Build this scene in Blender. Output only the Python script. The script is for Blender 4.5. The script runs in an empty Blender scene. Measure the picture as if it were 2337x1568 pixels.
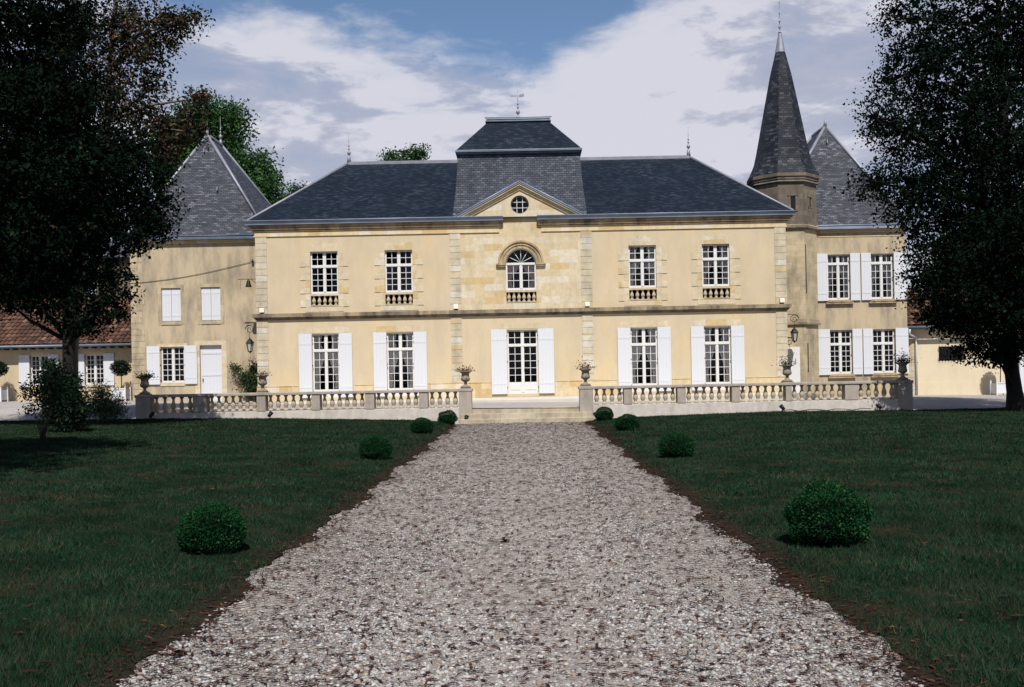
import bpy, math, random
import numpy as np
from mathutils import Vector
random.seed(7); RNG = np.random.default_rng(11)
R = math.radians; PI = math.pi
SC = bpy.context.scene; COL = SC.collection

# ------------------------------------------------------------------ camera, sky, sun, exposure
EYE = 1.66
cd = bpy.data.cameras.new('camera'); cam = bpy.data.objects.new('camera', cd); COL.objects.link(cam)
cam.location = (0, 0, EYE); cam.rotation_euler = (R(90), 0, 0)
ROLL = -0.0193                                  # the photographer's camera is tilted a little
cam.rotation_mode = 'QUATERNION'
cam.rotation_quaternion = (Vector((1, 0, 0)).to_track_quat('X', 'Y') if False else
                           __import__('mathutils').Euler((R(90), 0, 0)).to_quaternion()
                           @ __import__('mathutils').Quaternion((0, 0, 1), ROLL))
cd.sensor_width = 36; cd.lens = 35.0
cd.shift_x = -25 / 2336.0; cd.shift_y = 67 / 2336.0
cd.clip_end = 3000; SC.camera = cam

SUN_EL, SUN_AZ = R(55), R(4)                   # sun high behind the camera
W = bpy.data.worlds.new('World'); SC.world = W; W.use_nodes = True
nt = W.node_tree; N = nt.nodes; L = nt.links; N.clear()
def wn(t, **k):
    n = N.new(t)
    for a, b in k.items(): setattr(n, a, b)
    return n
def wmath(op, a, b=None, clamp=False):
    n = N.new('ShaderNodeMath'); n.operation = op; n.use_clamp = clamp
    for i, s in enumerate((a, b)):
        if s is None: continue
        if isinstance(s, (int, float)): n.inputs[i].default_value = s
        else: L.new(s, n.inputs[i])
    return n.outputs[0]
out = wn('ShaderNodeOutputWorld')
sky = wn('ShaderNodeTexSky', sky_type='NISHITA', sun_disc=False)
sky.sun_elevation = SUN_EL; sky.sun_rotation = PI + SUN_AZ; sky.altitude = 50; sky.air_density = 1.0; sky.dust_density = 0.3; sky.ozone_density = 4.0
bg_sky = wn('ShaderNodeBackground'); bg_sky.inputs[1].default_value = 0.085
L.new(sky.outputs[0], bg_sky.inputs[0])
tc = wn('ShaderNodeTexCoord'); sp = wn('ShaderNodeSeparateXYZ'); L.new(tc.outputs['Generated'], sp.inputs[0])
az = wmath('ARCTAN2', sp.outputs[0], sp.outputs[1]); el = wmath('ARCSINE', sp.outputs[2])
# upper edge of the cloud bank as a function of azimuth (direction in the sky, radians)
ramp = wn('ShaderNodeValToRGB'); L.new(wmath('ADD', wmath('MULTIPLY', az, 1.0), 0.5), ramp.inputs[0])
pts = [(0.0, .36), (.17, .342), (.28, .345), (.37, .330), (.43, .316), (.48, .306), (.51, .300), (.54, .312), (.58, .328), (.63, .350), (.70, .385), (.80, .42), (1.0, .45)]
cr = ramp.color_ramp; cr.interpolation = 'B_SPLINE'
while len(cr.elements) < len(pts): cr.elements.new(0.5)
for e, (p, v) in zip(cr.elements, pts): e.position = p; e.color = (v, v, v, 1)
def wnoise(scale, sc3, detail=8, rough=.55, dist=0.0, loc=(0, 0, 0)):
    m = wn('ShaderNodeMapping'); L.new(tc.outputs['Generated'], m.inputs[0]); m.inputs['Scale'].default_value = sc3; m.inputs['Location'].default_value = loc
    n = wn('ShaderNodeTexNoise'); L.new(m.outputs[0], n.inputs['Vector'])
    n.inputs['Scale'].default_value = scale; n.inputs['Detail'].default_value = detail; n.inputs['Roughness'].default_value = rough; n.inputs['Distortion'].default_value = dist
    return n.outputs['Fac']
n1 = wnoise(5.5, (1, 1, 2.4), 9, .55, .3); n2 = wnoise(14, (1, 1, 2.6), 8, .6, .2, (3, 1, 2)); n3 = wnoise(5.2, (1.0, 1, 2.9), 9, .58, .35, (2.3, 4, 1.2))
edge = wmath('SUBTRACT', ramp.outputs[0], el)
edge = wmath('ADD', edge, wmath('MULTIPLY', wmath('SUBTRACT', n1, .5), .055))
edge = wmath('ADD', edge, wmath('MULTIPLY', wmath('SUBTRACT', n2, .5), .085))
mr = wn('ShaderNodeMapRange', interpolation_type='SMOOTHSTEP'); L.new(edge, mr.inputs[0]); mr.inputs[1].default_value = -.012; mr.inputs[2].default_value = .03
thin = wn('ShaderNodeMapRange', interpolation_type='SMOOTHSTEP'); L.new(n3, thin.inputs[0]); thin.inputs[1].default_value = .32; thin.inputs[2].default_value = .52; thin.inputs[3].default_value = .66; thin.inputs[4].default_value = .97
mask = wmath('MULTIPLY', mr.outputs[0], thin.outputs[0])
# brightness of the bank: banded, paler along its top, with lavender undersides
br = wmath('ADD', wmath('MULTIPLY', n3, 1.25), wmath('MULTIPLY', n2, .50))
near = wn('ShaderNodeMapRange'); L.new(edge, near.inputs[0]); near.inputs[1].default_value = .0; near.inputs[2].default_value = .16; near.inputs[3].default_value = .20; near.inputs[4].default_value = 0
br = wmath('ADD', br, near.outputs[0])
lo = wn('ShaderNodeMapRange'); L.new(el, lo.inputs[0]); lo.inputs[1].default_value = .0; lo.inputs[2].default_value = .17; lo.inputs[3].default_value = .10; lo.inputs[4].default_value = 0
br = wmath('ADD', br, lo.outputs[0])
cramp = wn('ShaderNodeValToRGB'); L.new(br, cramp.inputs[0])
ce = cramp.color_ramp.elements
ce[0].position = .60; ce[0].color = (.44, .50, .67, 1); ce[1].position = 1.36; ce[1].color = (.88, .885, .985, 1)
e = ce.new(.92); e.color = (.59, .62, .77, 1)
bg_cl = wn('ShaderNodeBackground'); bg_cl.inputs[1].default_value = 0.60; L.new(cramp.outputs[0], bg_cl.inputs[0])
mixs = wn('ShaderNodeMixShader'); L.new(mask, mixs.inputs[0]); L.new(bg_sky.outputs[0], mixs.inputs[1]); L.new(bg_cl.outputs[0], mixs.inputs[2])
L.new(mixs.outputs[0], out.inputs[0])

sd = bpy.data.lights.new('sun', 'SUN'); sd.energy = 5.0; sd.angle = R(.5); sd.color = (1.0, .965, .91)
sun = bpy.data.objects.new('sun', sd); COL.objects.link(sun)
to_sun = Vector((math.sin(SUN_AZ) * math.cos(SUN_EL), -math.cos(SUN_AZ) * math.cos(SUN_EL), math.sin(SUN_EL)))
sun.rotation_mode = 'QUATERNION'; sun.rotation_quaternion = to_sun.to_track_quat('Z', 'Y'); sun.location = (0, -20, 60)
SC.view_settings.view_transform = 'Standard'; SC.view_settings.look = 'None'; SC.view_settings.gamma = 1
SC.view_settings.exposure = 0.35
SC.render.engine = 'CYCLES'; SC.cycles.max_bounces = 6; SC.cycles.transparent_max_bounces = 12

# ------------------------------------------------------------------ helpers: materials
def mat(name):
    m = bpy.data.materials.new(name); m.use_nodes = True
    t = m.node_tree; b = t.nodes['Principled BSDF']; b.inputs['Specular IOR Level'].default_value = .3
    return m, t, b
def nn(t, typ, **k):
    n = t.nodes.new(typ)
    for a, v in k.items():
        if a in n.inputs: n.inputs[a].default_value = v
        else: setattr(n, a, v)
    return n
def noise(t, scale, detail=6, rough=.55, sc3=(1, 1, 1), src='Object'):
    c = nn(t, 'ShaderNodeTexCoord'); m = nn(t, 'ShaderNodeMapping'); m.inputs['Scale'].default_value = sc3
    t.links.new(c.outputs[src], m.inputs[0])
    n = nn(t, 'ShaderNodeTexNoise', Scale=scale, Detail=detail, Roughness=rough); t.links.new(m.outputs[0], n.inputs['Vector'])
    return n.outputs['Fac']
def rampn(t, src, stops):
    r = nn(t, 'ShaderNodeValToRGB'); t.links.new(src, r.inputs[0]); e = r.color_ramp.elements
    while len(e) < len(stops): e.new(.5)
    for q, (p, c) in zip(e, stops):
        q.position = p; q.color = (c, c, c, 1) if isinstance(c, (int, float)) else (*c, 1)
    return r.outputs[0]
def mixc(t, fac, a, b, mode='MIX'):
    m = nn(t, 'ShaderNodeMix', data_type='RGBA', blend_type=mode)
    for i, s in ((0, fac), (6, a), (7, b)):
        if isinstance(s, (int, float)): m.inputs[i].default_value = s
        elif isinstance(s, tuple): m.inputs[i].default_value = (*s, 1)
        else: t.links.new(s, m.inputs[i])
    return m.outputs[2]
def bump(t, b, h, strength=.4, dist=.02):
    n = nn(t, 'ShaderNodeBump', Strength=strength, Distance=dist); t.links.new(h, n.inputs['Height']); t.links.new(n.outputs[0], b.inputs['Normal'])
def simple(name, col, rough=.6, metal=0.0, var=.25, vscale=6, bstr=.15):
    m, t, b = mat(name)
    f = noise(t, vscale); c2 = tuple(x * (1 - var) for x in col)
    t.links.new(rampn(t, f, [(.3, c2), (.7, col)]), b.inputs['Base Color'])
    b.inputs['Roughness'].default_value = rough; b.inputs['Metallic'].default_value = metal
    if bstr: bump(t, b, noise(t, vscale * 8), bstr, .01)
    return m
def stucco(name, c, dirty, stain=.35, warm=None):
    m, t, b = mat(name)
    a = rampn(t, noise(t, .55, 8, .6), [(.32, tuple(x * .90 for x in c)), (.68, c)])
    if warm: a = mixc(t, rampn(t, noise(t, .9, 5, .5, (1, 1, .5)), [(.50, 0), (.70, .8)]), a, warm)
    st = rampn(t, noise(t, 1.5, 9, .68, (1.0, 1.0, .30)), [(.44, 0), (.66, stain)])      # rain streaks and damp
    a = mixc(t, st, a, dirty)
    gr = rampn(t, noise(t, 38, 3, .6), [(.3, .86), (.7, 1.05)])
    a = mixc(t, 1.0, a, gr, 'MULTIPLY')
    t.links.new(a, b.inputs['Base Color']); b.inputs['Roughness'].default_value = .92
    bump(t, b, noise(t, 30, 5, .6), .35, .01)
    return m
def ashlar(name, c1, c2, mortar, bw=.75, rh=.29, msize=.006, dirty=(.16, .13, .10), stain=.3, patch=None):
    m, t, b = mat(name)
    uv = nn(t, 'ShaderNodeUVMap')
    k = nn(t, 'ShaderNodeTexBrick'); t.links.new(uv.outputs[0], k.inputs[0])
    k.inputs['Color1'].default_value = (*c1, 1); k.inputs['Color2'].default_value = (*c2, 1); k.inputs['Mortar'].default_value = (*mortar, 1)
    k.inputs['Scale'].default_value = 1; k.inputs['Mortar Size'].default_value = msize; k.inputs['Mortar Smooth'].default_value = .3
    k.inputs['Brick Width'].default_value = bw; k.inputs['Row Height'].default_value = rh; k.inputs['Bias'].default_value = -.1
    a = k.outputs[0]
    if patch:                                                    # replaced blocks: a few rusty, a few pale
        k2 = nn(t, 'ShaderNodeTexBrick'); t.links.new(uv.outputs[0], k2.inputs[0])
        for i_, v_ in (('Color1', 0), ('Color2', 1), ('Mortar', .5)): k2.inputs[i_].default_value = (v_, v_, v_, 1)
        for i_ in ('Scale', 'Mortar Size', 'Mortar Smooth', 'Brick Width', 'Row Height', 'Bias'): k2.inputs[i_].default_value = k.inputs[i_].default_value
        k2.inputs['Bias'].default_value = 0
        a = mixc(t, rampn(t, k2.outputs[0], [(.80, 0), (.86, .75)]), a, patch[0]); a = mixc(t, rampn(t, k2.outputs[0], [(.14, .8), (.22, 0)]), a, patch[1])
    a = mixc(t, 1.0, a, rampn(t, noise(t, 5, 8, .65), [(.3, .82), (.7, 1.06)]), 'MULTIPLY')
    st = rampn(t, noise(t, 1.9, 9, .7, (1, 1, .4)), [(.45, 0), (.66, stain)])
    a = mixc(t, st, a, dirty)
    t.links.new(a, b.inputs['Base Color']); b.inputs['Roughness'].default_value = .9
    bump(t, b, noise(t, 26, 5, .6), .3, .01)
    return m
def slate(name, c1, c2, dark, bw=.22, rh=.095, pale=None, palef=0.0):
    m, t, b = mat(name)
    uv = nn(t, 'ShaderNodeUVMap')
    def brick(a, c, mo, off=.5, bwid=bw):
        k = nn(t, 'ShaderNodeTexBrick'); t.links.new(uv.outputs[0], k.inputs[0])
        k.inputs['Color1'].default_value = (*a, 1); k.inputs['Color2'].default_value = (*c, 1); k.inputs['Mortar'].default_value = (*mo, 1)
        k.inputs['Scale'].default_value = 1; k.inputs['Mortar Size'].default_value = .008; k.inputs['Mortar Smooth'].default_value = .1
        k.inputs['Brick Width'].default_value = bwid; k.inputs['Row Height'].default_value = rh
        return k
    k = brick(c1, c2, dark); a = k.outputs[0]
    if pale:
        k2 = brick((0, 0, 0), (1, 1, 1), (0, 0, 0))
        f = rampn(t, k2.outputs[0], [(.70, 0), (.92, palef)])
        f2 = mixc(t, 1.0, f, rampn(t, noise(t, .5, 6), [(.35, .25), (.65, 1)]), 'MULTIPLY')
        a = mixc(t, f2, a, pale)
    a = mixc(t, 1.0, a, rampn(t, noise(t, .8, 8, .65), [(.3, .72), (.7, 1.12)]), 'MULTIPLY')
    t.links.new(a, b.inputs['Base Color']); b.inputs['Roughness'].default_value = .6; b.inputs['Specular IOR Level'].default_value = .12
    inv = nn(t, 'ShaderNodeMath', operation='SUBTRACT'); inv.inputs[0].default_value = 1; t.links.new(k.outputs['Fac'], inv.inputs[1])
    bump(t, b, inv.outputs[0], .6, .02)
    return m
def leafmat(name, stops, trans=.15, rough=.6, spec=.10):
    m, t, b = mat(name)
    g = nn(t, 'ShaderNodeNewGeometry')
    c = rampn(t, g.outputs['Random Per Island'], stops)
    f = rampn(t, noise(t, .9, 3), [(.35, .62), (.65, 1.25)])
    c = mixc(t, 1.0, c, f, 'MULTIPLY')
    t.links.new(c, b.inputs['Base Color']); b.inputs['Roughness'].default_value = rough; b.inputs['Specular IOR Level'].default_value = spec
    tr = nn(t, 'ShaderNodeBsdfTranslucent'); t.links.new(c, tr.inputs[0])
    mx = nn(t, 'ShaderNodeMixShader'); mx.inputs[0].default_value = trans
    t.links.new(b.outputs[0], mx.inputs[1]); t.links.new(tr.outputs[0], mx.inputs[2])
    t.links.new(mx.outputs[0], t.nodes['Material Output'].inputs[0])
    return m

M = {}
M['stucco'] = stucco('stucco_cream', (.545, .445, .30), (.38, .32, .235), .40, (.56, .435, .25))
M['stucco_wing'] = stucco('stucco_ochre', (.46, .37, .245), (.20, .17, .135), .9, (.44, .335, .195))
M['stucco_low'] = stucco('stucco_outbuilding', (.53, .42, .27), (.26, .21, .16), .4)
M['stucco_pale'] = stucco('stucco_pale', (.62, .53, .37), (.42, .35, .25), .25)
M['ashlar'] = ashlar('ashlar_facade', (.535, .42, .245), (.57, .50, .375), (.46, .385, .26), .82, .29, .004, (.26, .21, .15), .35, ((.50, .345, .15), (.60, .545, .44)))
M['quoin'] = ashlar('quoin_stone', (.47, .40, .28), (.54, .47, .345), (.30, .25, .17), 5, .29, .002, (.20, .175, .145), .5, ((.50, .37, .18), (.56, .52, .44)))
M['frieze'] = ashlar('frieze_stone', (.55, .43, .24), (.58, .49, .33), (.46, .37, .23), .55, .5, .004, (.28, .2, .12), .25, ((.46, .31, .13), (.60, .53, .42)))
M['surround'] = ashlar('surround_stone', (.52, .43, .285), (.57, .48, .335), (.45, .37, .24), .9, .29, .003, (.25, .2, .14), .35, ((.50, .36, .16), (.58, .52, .42)))
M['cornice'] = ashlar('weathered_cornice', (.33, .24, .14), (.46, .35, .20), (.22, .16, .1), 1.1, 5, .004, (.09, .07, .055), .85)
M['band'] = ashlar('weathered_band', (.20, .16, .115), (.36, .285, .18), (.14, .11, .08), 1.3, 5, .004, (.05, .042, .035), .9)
M['tower'] = ashlar('tower_stone', (.39, .32, .205), (.47, .385, .245), (.31, .25, .165), .62, .27, .005, (.15, .12, .09), .7)
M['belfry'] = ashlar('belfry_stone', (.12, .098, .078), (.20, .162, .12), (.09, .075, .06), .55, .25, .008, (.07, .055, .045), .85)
M['slab'] = simple('pale_slab_stone', (.50, .47, .41), .85, 0, .15, 1.5)
M['step'] = ashlar('step_stone', (.37, .31, .22), (.44, .39, .295), (.22, .18, .13), 1.35, 5, .006, (.17, .145, .11), .65)
M['bal'] = ashlar('balustrade_stone', (.33, .285, .24), (.37, .325, .275), (.33, .285, .24), 30, 30, .0, (.13, .12, .105), .45)
M['baluster'] = ashlar('baluster_stone', (.44, .36, .25), (.46, .385, .275), (.44, .36, .25), 30, 30, .0, (.16, .13, .10), .5)
M['plinth'] = ashlar('plinth_render', (.49, .445, .40), (.49, .445, .40), (.49, .445, .40), 30, 30, .0, (.27, .235, .19), .5)
M['urn'] = ashlar('urn_stone', (.25, .205, .155), (.30, .25, .19), (.25, .2, .15), 30, 30, .0, (.10, .085, .07), .6)
M['slate'] = slate('slate_main', (.005, .009, .018), (.012, .019, .032), (.0025, .004, .007), pale=(.045, .053, .07), palef=.5)
M['slate_plain'] = slate('slate_new', (.016, .025, .040), (.026, .036, .054), (.007, .01, .015))
M['slate_old'] = slate('slate_weathered', (.036, .041, .052), (.075, .080, .097), (.012, .014, .018), .21, .085, (.17, .17, .20), .8)
M['slate_mans'] = slate('slate_mansard', (.044, .051, .068), (.085, .094, .115), (.012, .014, .018), .20, .10, (.14, .15, .18), .6)
M['slate_spire'] = slate('slate_spire', (.011, .014, .021), (.032, .036, .046), (.005, .006, .008), .22, .11, (.13, .13, .14), .45)
M['zinc'] = simple('zinc', (.27, .31, .39), .45, .25, .3, 1.2)
M['lead'] = simple('lead', (.24, .25, .29), .5, .2, .3, 2.5)
M['zinc_dark'] = simple('zinc_dark', (.13, .16, .21), .45, .2, .35, 1.5)
M['iron'] = simple('wrought_iron', (.012, .012, .014), .5, .3, .4, 20)
M['rust'] = simple('rusty_iron', (.16, .06, .035), .8, .2, .4, 12)
M['bronze'] = simple('bell_bronze', (.02, .02, .018), .45, .5, .3, 12)
M['lampglass'] = simple('lantern_glass', (.45, .42, .36), .2, 0, .2, 3, 0)
M['dark'] = simple('interior_shade', (.010, .009, .009), .9, 0, .3, 2, 0)  # near-black shade colour for unlit rooms, attic and tower slits
M['soil'] = simple('soil', (.03, .022, .016), .95, 0, .4, 20)
M['bark'] = simple('bark_dark', (.014, .011, .0095), .9, 0, .5, 5, .6)
M['bark_pale'] = simple('bark_pale', (.14, .115, .09), .85, 0, .5, 5, .4)
M['stem'] = simple('stem', (.05, .04, .028), .85, 0, .4, 9)
M['cable'] = simple('black_cable', (.015, .014, .013), .5, 0, .2, 9, 0)
M['flood'] = simple('floodlight_white', (.72, .70, .62), .4, 0, .08, 4, 0)
# painted shutters: vertical boards, a little worn
def painted(name, col, board=.15):
    m, t, b = mat(name)
    uv = nn(t, 'ShaderNodeUVMap'); w = nn(t, 'ShaderNodeTexWave', wave_type='BANDS', bands_direction='X', wave_profile='SAW'); t.links.new(uv.outputs[0], w.inputs[0])
    w.inputs['Scale'].default_value = 1 / board * .314; w.inputs['Distortion'].default_value = 0
    gro = rampn(t, w.outputs['Fac'], [(.0, 0), (.06, 1)])
    c = mixc(t, 1.0, col, rampn(t, gro, [(0, .80), (1, 1.0)]), 'MULTIPLY')
    c = mixc(t, rampn(t, noise(t, 3.5, 9, .7, (1, 1, .5)), [(.58, 0), (.78, .4)]), c, (.42, .40, .37))
    t.links.new(c, b.inputs['Base Color']); b.inputs['Roughness'].default_value = .6
    bump(t, b, gro, .3, .01); return m
M['paint'] = painted('white_shutter_paint', (.53, .535, .56))
M['paint_frame'] = simple('white_frame_paint', (.60, .59, .57), .5, 0, .08, 4, .05)
M['planter'] = simple('white_planter_paint', (.60, .61, .63), .55, 0, .12, 5, .1)
def glassmat():
    m, t, b = mat('window_glass')
    gl = nn(t, 'ShaderNodeBsdfGlossy'); gl.inputs['Roughness'].default_value = .03; gl.inputs[0].default_value = (.8, .85, .9, 1)
    tr = nn(t, 'ShaderNodeBsdfTransparent'); tr.inputs[0].default_value = (.93, .94, .94, 1)
    mx = nn(t, 'ShaderNodeMixShader'); fr = nn(t, 'ShaderNodeFresnel'); fr.inputs[0].default_value = 1.35
    t.links.new(fr.outputs[0], mx.inputs[0])
    t.links.new(tr.outputs[0], mx.inputs[1]); t.links.new(gl.outputs[0], mx.inputs[2]); t.links.new(mx.outputs[0], t.nodes['Material Output'].inputs[0])
    return m
M['glass'] = glassmat()
def curtain_mat(name, a, b2, scale=9):
    m, t, b = mat(name)
    c = rampn(t, noise(t, scale, 3, .6), [(.42, a), (.58, b2)])
    t.links.new(c, b.inputs['Base Color']); b.inputs['Roughness'].default_value = .9; return m
M['c_grey'] = curtain_mat('curtain_grey', (.66, .61, .57), (.80, .76, .72))
M['c_print'] = curtain_mat('curtain_printed', (.42, .34, .31), (.80, .75, .70), 6)
M['c_pink'] = curtain_mat('curtain_pink', (.68, .46, .46), (.74, .60, .58))
M['c_blue'] = curtain_mat('curtain_blue', (.02, .032, .075), (.045, .07, .14))
def tilemat():
    m, t, b = mat('roman_tile')
    g = nn(t, 'ShaderNodeNewGeometry')
    c = rampn(t, g.outputs['Random Per Island'], [(0, (.035, .018, .012)), (.4, (.075, .033, .020)), (.75, (.105, .047, .028)), (1, (.16, .09, .06))])
    c = mixc(t, rampn(t, noise(t, 2.2, 8, .7), [(.45, 0), (.7, .75)]), c, (.05, .035, .03))
    t.links.new(c, b.inputs['Base Color']); b.inputs['Roughness'].default_value = .9; return m
M['tile'] = tilemat()
def gravelmat(name, cols, litter):
    m, t, b = mat(name)
    def vor(s):
        c = nn(t, 'ShaderNodeTexCoord'); v = nn(t, 'ShaderNodeTexVoronoi', Scale=s); t.links.new(c.outputs['Object'], v.inputs['Vector']); return v
    v = vor(26); v2 = vor(62)
    sep = nn(t, 'ShaderNodeSeparateColor'); t.links.new(v.outputs['Color'], sep.inputs[0])
    sep2 = nn(t, 'ShaderNodeSeparateColor'); t.links.new(v2.outputs['Color'], sep2.inputs[0])
    a = rampn(t, sep.outputs[0], cols); a2 = rampn(t, sep2.outputs[0], cols)
    a = mixc(t, rampn(t, noise(t, 3, 4), [(.4, .2), (.6, .8)]), a, a2)
    a = mixc(t, 1.0, a, rampn(t, noise(t, .35, 7, .6), [(.3, .86), (.7, 1.08)]), 'MULTIPLY')
    if litter:
        lf = rampn(t, noise(t, 22, 6, .75, (.55, 1.3, 1)), [(.54, 0), (.66, litter)])
        a = mixc(t, lf, a, (.095, .058, .045))
        e = rampn(t, noise(t, 55, 3, .6), [(.56, 0), (.64, litter * .9)])
        a = mixc(t, e, a, (.07, .05, .04))
    t.links.new(a, b.inputs['Base Color']); b.inputs['Roughness'].default_value = .9
    bump(t, b, v.outputs['Distance'], .5, .03); return m
GC = [(0, (.25, .215, .20)), (.35, (.37, .335, .315)), (.7, (.47, .435, .41)), (.92, (.54, .505, .48)), (1, (.36, .28, .21))]
M['gravel'] = gravelmat('gravel_path', [(p, tuple(x * k_ for x, k_ in zip(c, (.59, .57, .545)))) for p, c in GC], .75)
M['gravel_court'] = gravelmat('gravel_court', [(p, tuple(x * .74 for x in c)) for p, c in GC], .1)
def pebblemat():
    m, t, b = mat('pebble')
    g = nn(t, 'ShaderNodeNewGeometry')
    c = rampn(t, g.outputs['Random Per Island'], [(0, (.09, .082, .08)), (.15, (.17, .155, .147)), (.55, (.255, .242, .228)), (.85, (.40, .385, .37)), (.95, (.24, .185, .14)), (1, (.19, .13, .09))])
    t.links.new(c, b.inputs['Base Color']); b.inputs['Roughness'].default_value = .8; return m
M['pebble'] = pebblemat()
def lawnmat():
    m, t, b = mat('lawn_turf')
    a = rampn(t, noise(t, 1.1, 8, .65), [(.38, (.006, .019, .010)), (.50, (.010, .020, .011)), (.62, (.036, .027, .017))])
    a = mixc(t, rampn(t, noise(t, 45, 3, .7), [(.4, 0), (.65, .6)]), a, (.008, .014, .009))
    # trodden, litter covered rim along the gravel
    c = nn(t, 'ShaderNodeTexCoord'); s = nn(t, 'ShaderNodeSeparateXYZ'); t.links.new(c.outputs['Object'], s.inputs[0])
    of = nn(t, 'ShaderNodeMath', operation='ADD'); of.inputs[1].default_value = .085; t.links.new(s.outputs[0], of.inputs[0])
    ab = nn(t, 'ShaderNodeMath', operation='ABSOLUTE'); t.links.new(of.outputs[0], ab.inputs[0])
    ad = nn(t, 'ShaderNodeMath', operation='ADD'); t.links.new(ab.outputs[0], ad.inputs[0])
    nm = nn(t, 'ShaderNodeMath', operation='MULTIPLY'); nm.inputs[1].default_value = .9; t.links.new(noise(t, 2.6, 6, .65), nm.inputs[0]); t.links.new(nm.outputs[0], ad.inputs[1])
    f = rampn(t, ad.outputs[0], [(0, 1), (1, 0)])
    mrn = nn(t, 'ShaderNodeMapRange'); t.links.new(ad.outputs[0], mrn.inputs[0]); mrn.inputs[1].default_value = 2.58; mrn.inputs[2].default_value = 2.92; mrn.inputs[3].default_value = 1; mrn.inputs[4].default_value = 0
    a = mixc(t, mrn.outputs[0], a, (.028, .021, .016))
    t.links.new(a, b.inputs['Base Color']); b.inputs['Roughness'].default_value = 1; b.inputs['Specular IOR Level'].default_value = 0
    bump(t, b, noise(t, 60, 4, .7), .7, .03); return m
M['lawn'] = lawnmat()
M['ground'] = simple('far_ground', (.03, .045, .022), .95, 0, .4, .3)
M['grass'] = leafmat('grass_blade', [(0, (.008, .025, .013)), (.5, (.013, .040, .021)), (.76, (.021, .052, .027)), (.83, (.046, .040, .024)), (1, (.062, .052, .033))], .15, .8, .0)
M['litter'] = leafmat('dead_leaf', [(0, (.016, .008, .007)), (.5, (.042, .014, .011)), (.85, (.085, .028, .018)), (1, (.14, .07, .035))], .05, .8)
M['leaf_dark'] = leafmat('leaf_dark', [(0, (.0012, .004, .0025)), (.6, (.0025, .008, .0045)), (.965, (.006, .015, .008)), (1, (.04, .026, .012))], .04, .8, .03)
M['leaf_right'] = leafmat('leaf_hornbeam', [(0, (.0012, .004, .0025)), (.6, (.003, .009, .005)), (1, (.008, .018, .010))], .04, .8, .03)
M['leaf_red'] = leafmat('leaf_autumn', [(0, (.007, .014, .007)), (.58, (.014, .024, .010)), (.66, (.040, .022, .013)), (.90, (.075, .032, .019)), (.98, (.12, .055, .022)), (1, (.22, .14, .03))], .12)
M['leaf_back'] = leafmat('leaf_background', [(0, (.018, .05, .016)), (.6, (.032, .085, .024)), (1, (.055, .11, .03))], .2)
M['leaf_box'] = leafmat('leaf_box', [(0, (.003, .022, .008)), (.6, (.007, .046, .015)), (.95, (.015, .072, .022)), (1, (.10, .12, .03))], .12, .6, .06)
M['leaf_shrub'] = leafmat('leaf_shrub', [(0, (.003, .009, .005)), (.6, (.007, .018, .009)), (1, (.018, .036, .018))], .06, .6, .06)
M['leaf_ole'] = leafmat('leaf_oleander', [(0, (.03, .055, .03)), (.6, (.06, .10, .055)), (1, (.11, .15, .085))], .15, .45)
M['leaf_climb'] = leafmat('leaf_climber', [(0, (.012, .03, .012)), (.7, (.03, .065, .026)), (1, (.10, .10, .04))], .15)
M['flower'] = leafmat('geranium', [(0, (.02, .05, .02)), (.5, (.05, .09, .03)), (.62, (.30, .10, .08)), (1, (.42, .17, .14))], .15)
M['flower_green'] = leafmat('urn_plant_green', [(0, (.015, .035, .015)), (.8, (.035, .07, .03)), (.93, (.25, .10, .09)), (1, (.32, .14, .12))], .15)
M['box_core'] = simple('box_core', (.002, .006, .003), 1, 0, .3, 8, 0); M['box_core'].node_tree.nodes['Principled BSDF'].inputs['Specular IOR Level'].default_value = 0

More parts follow.
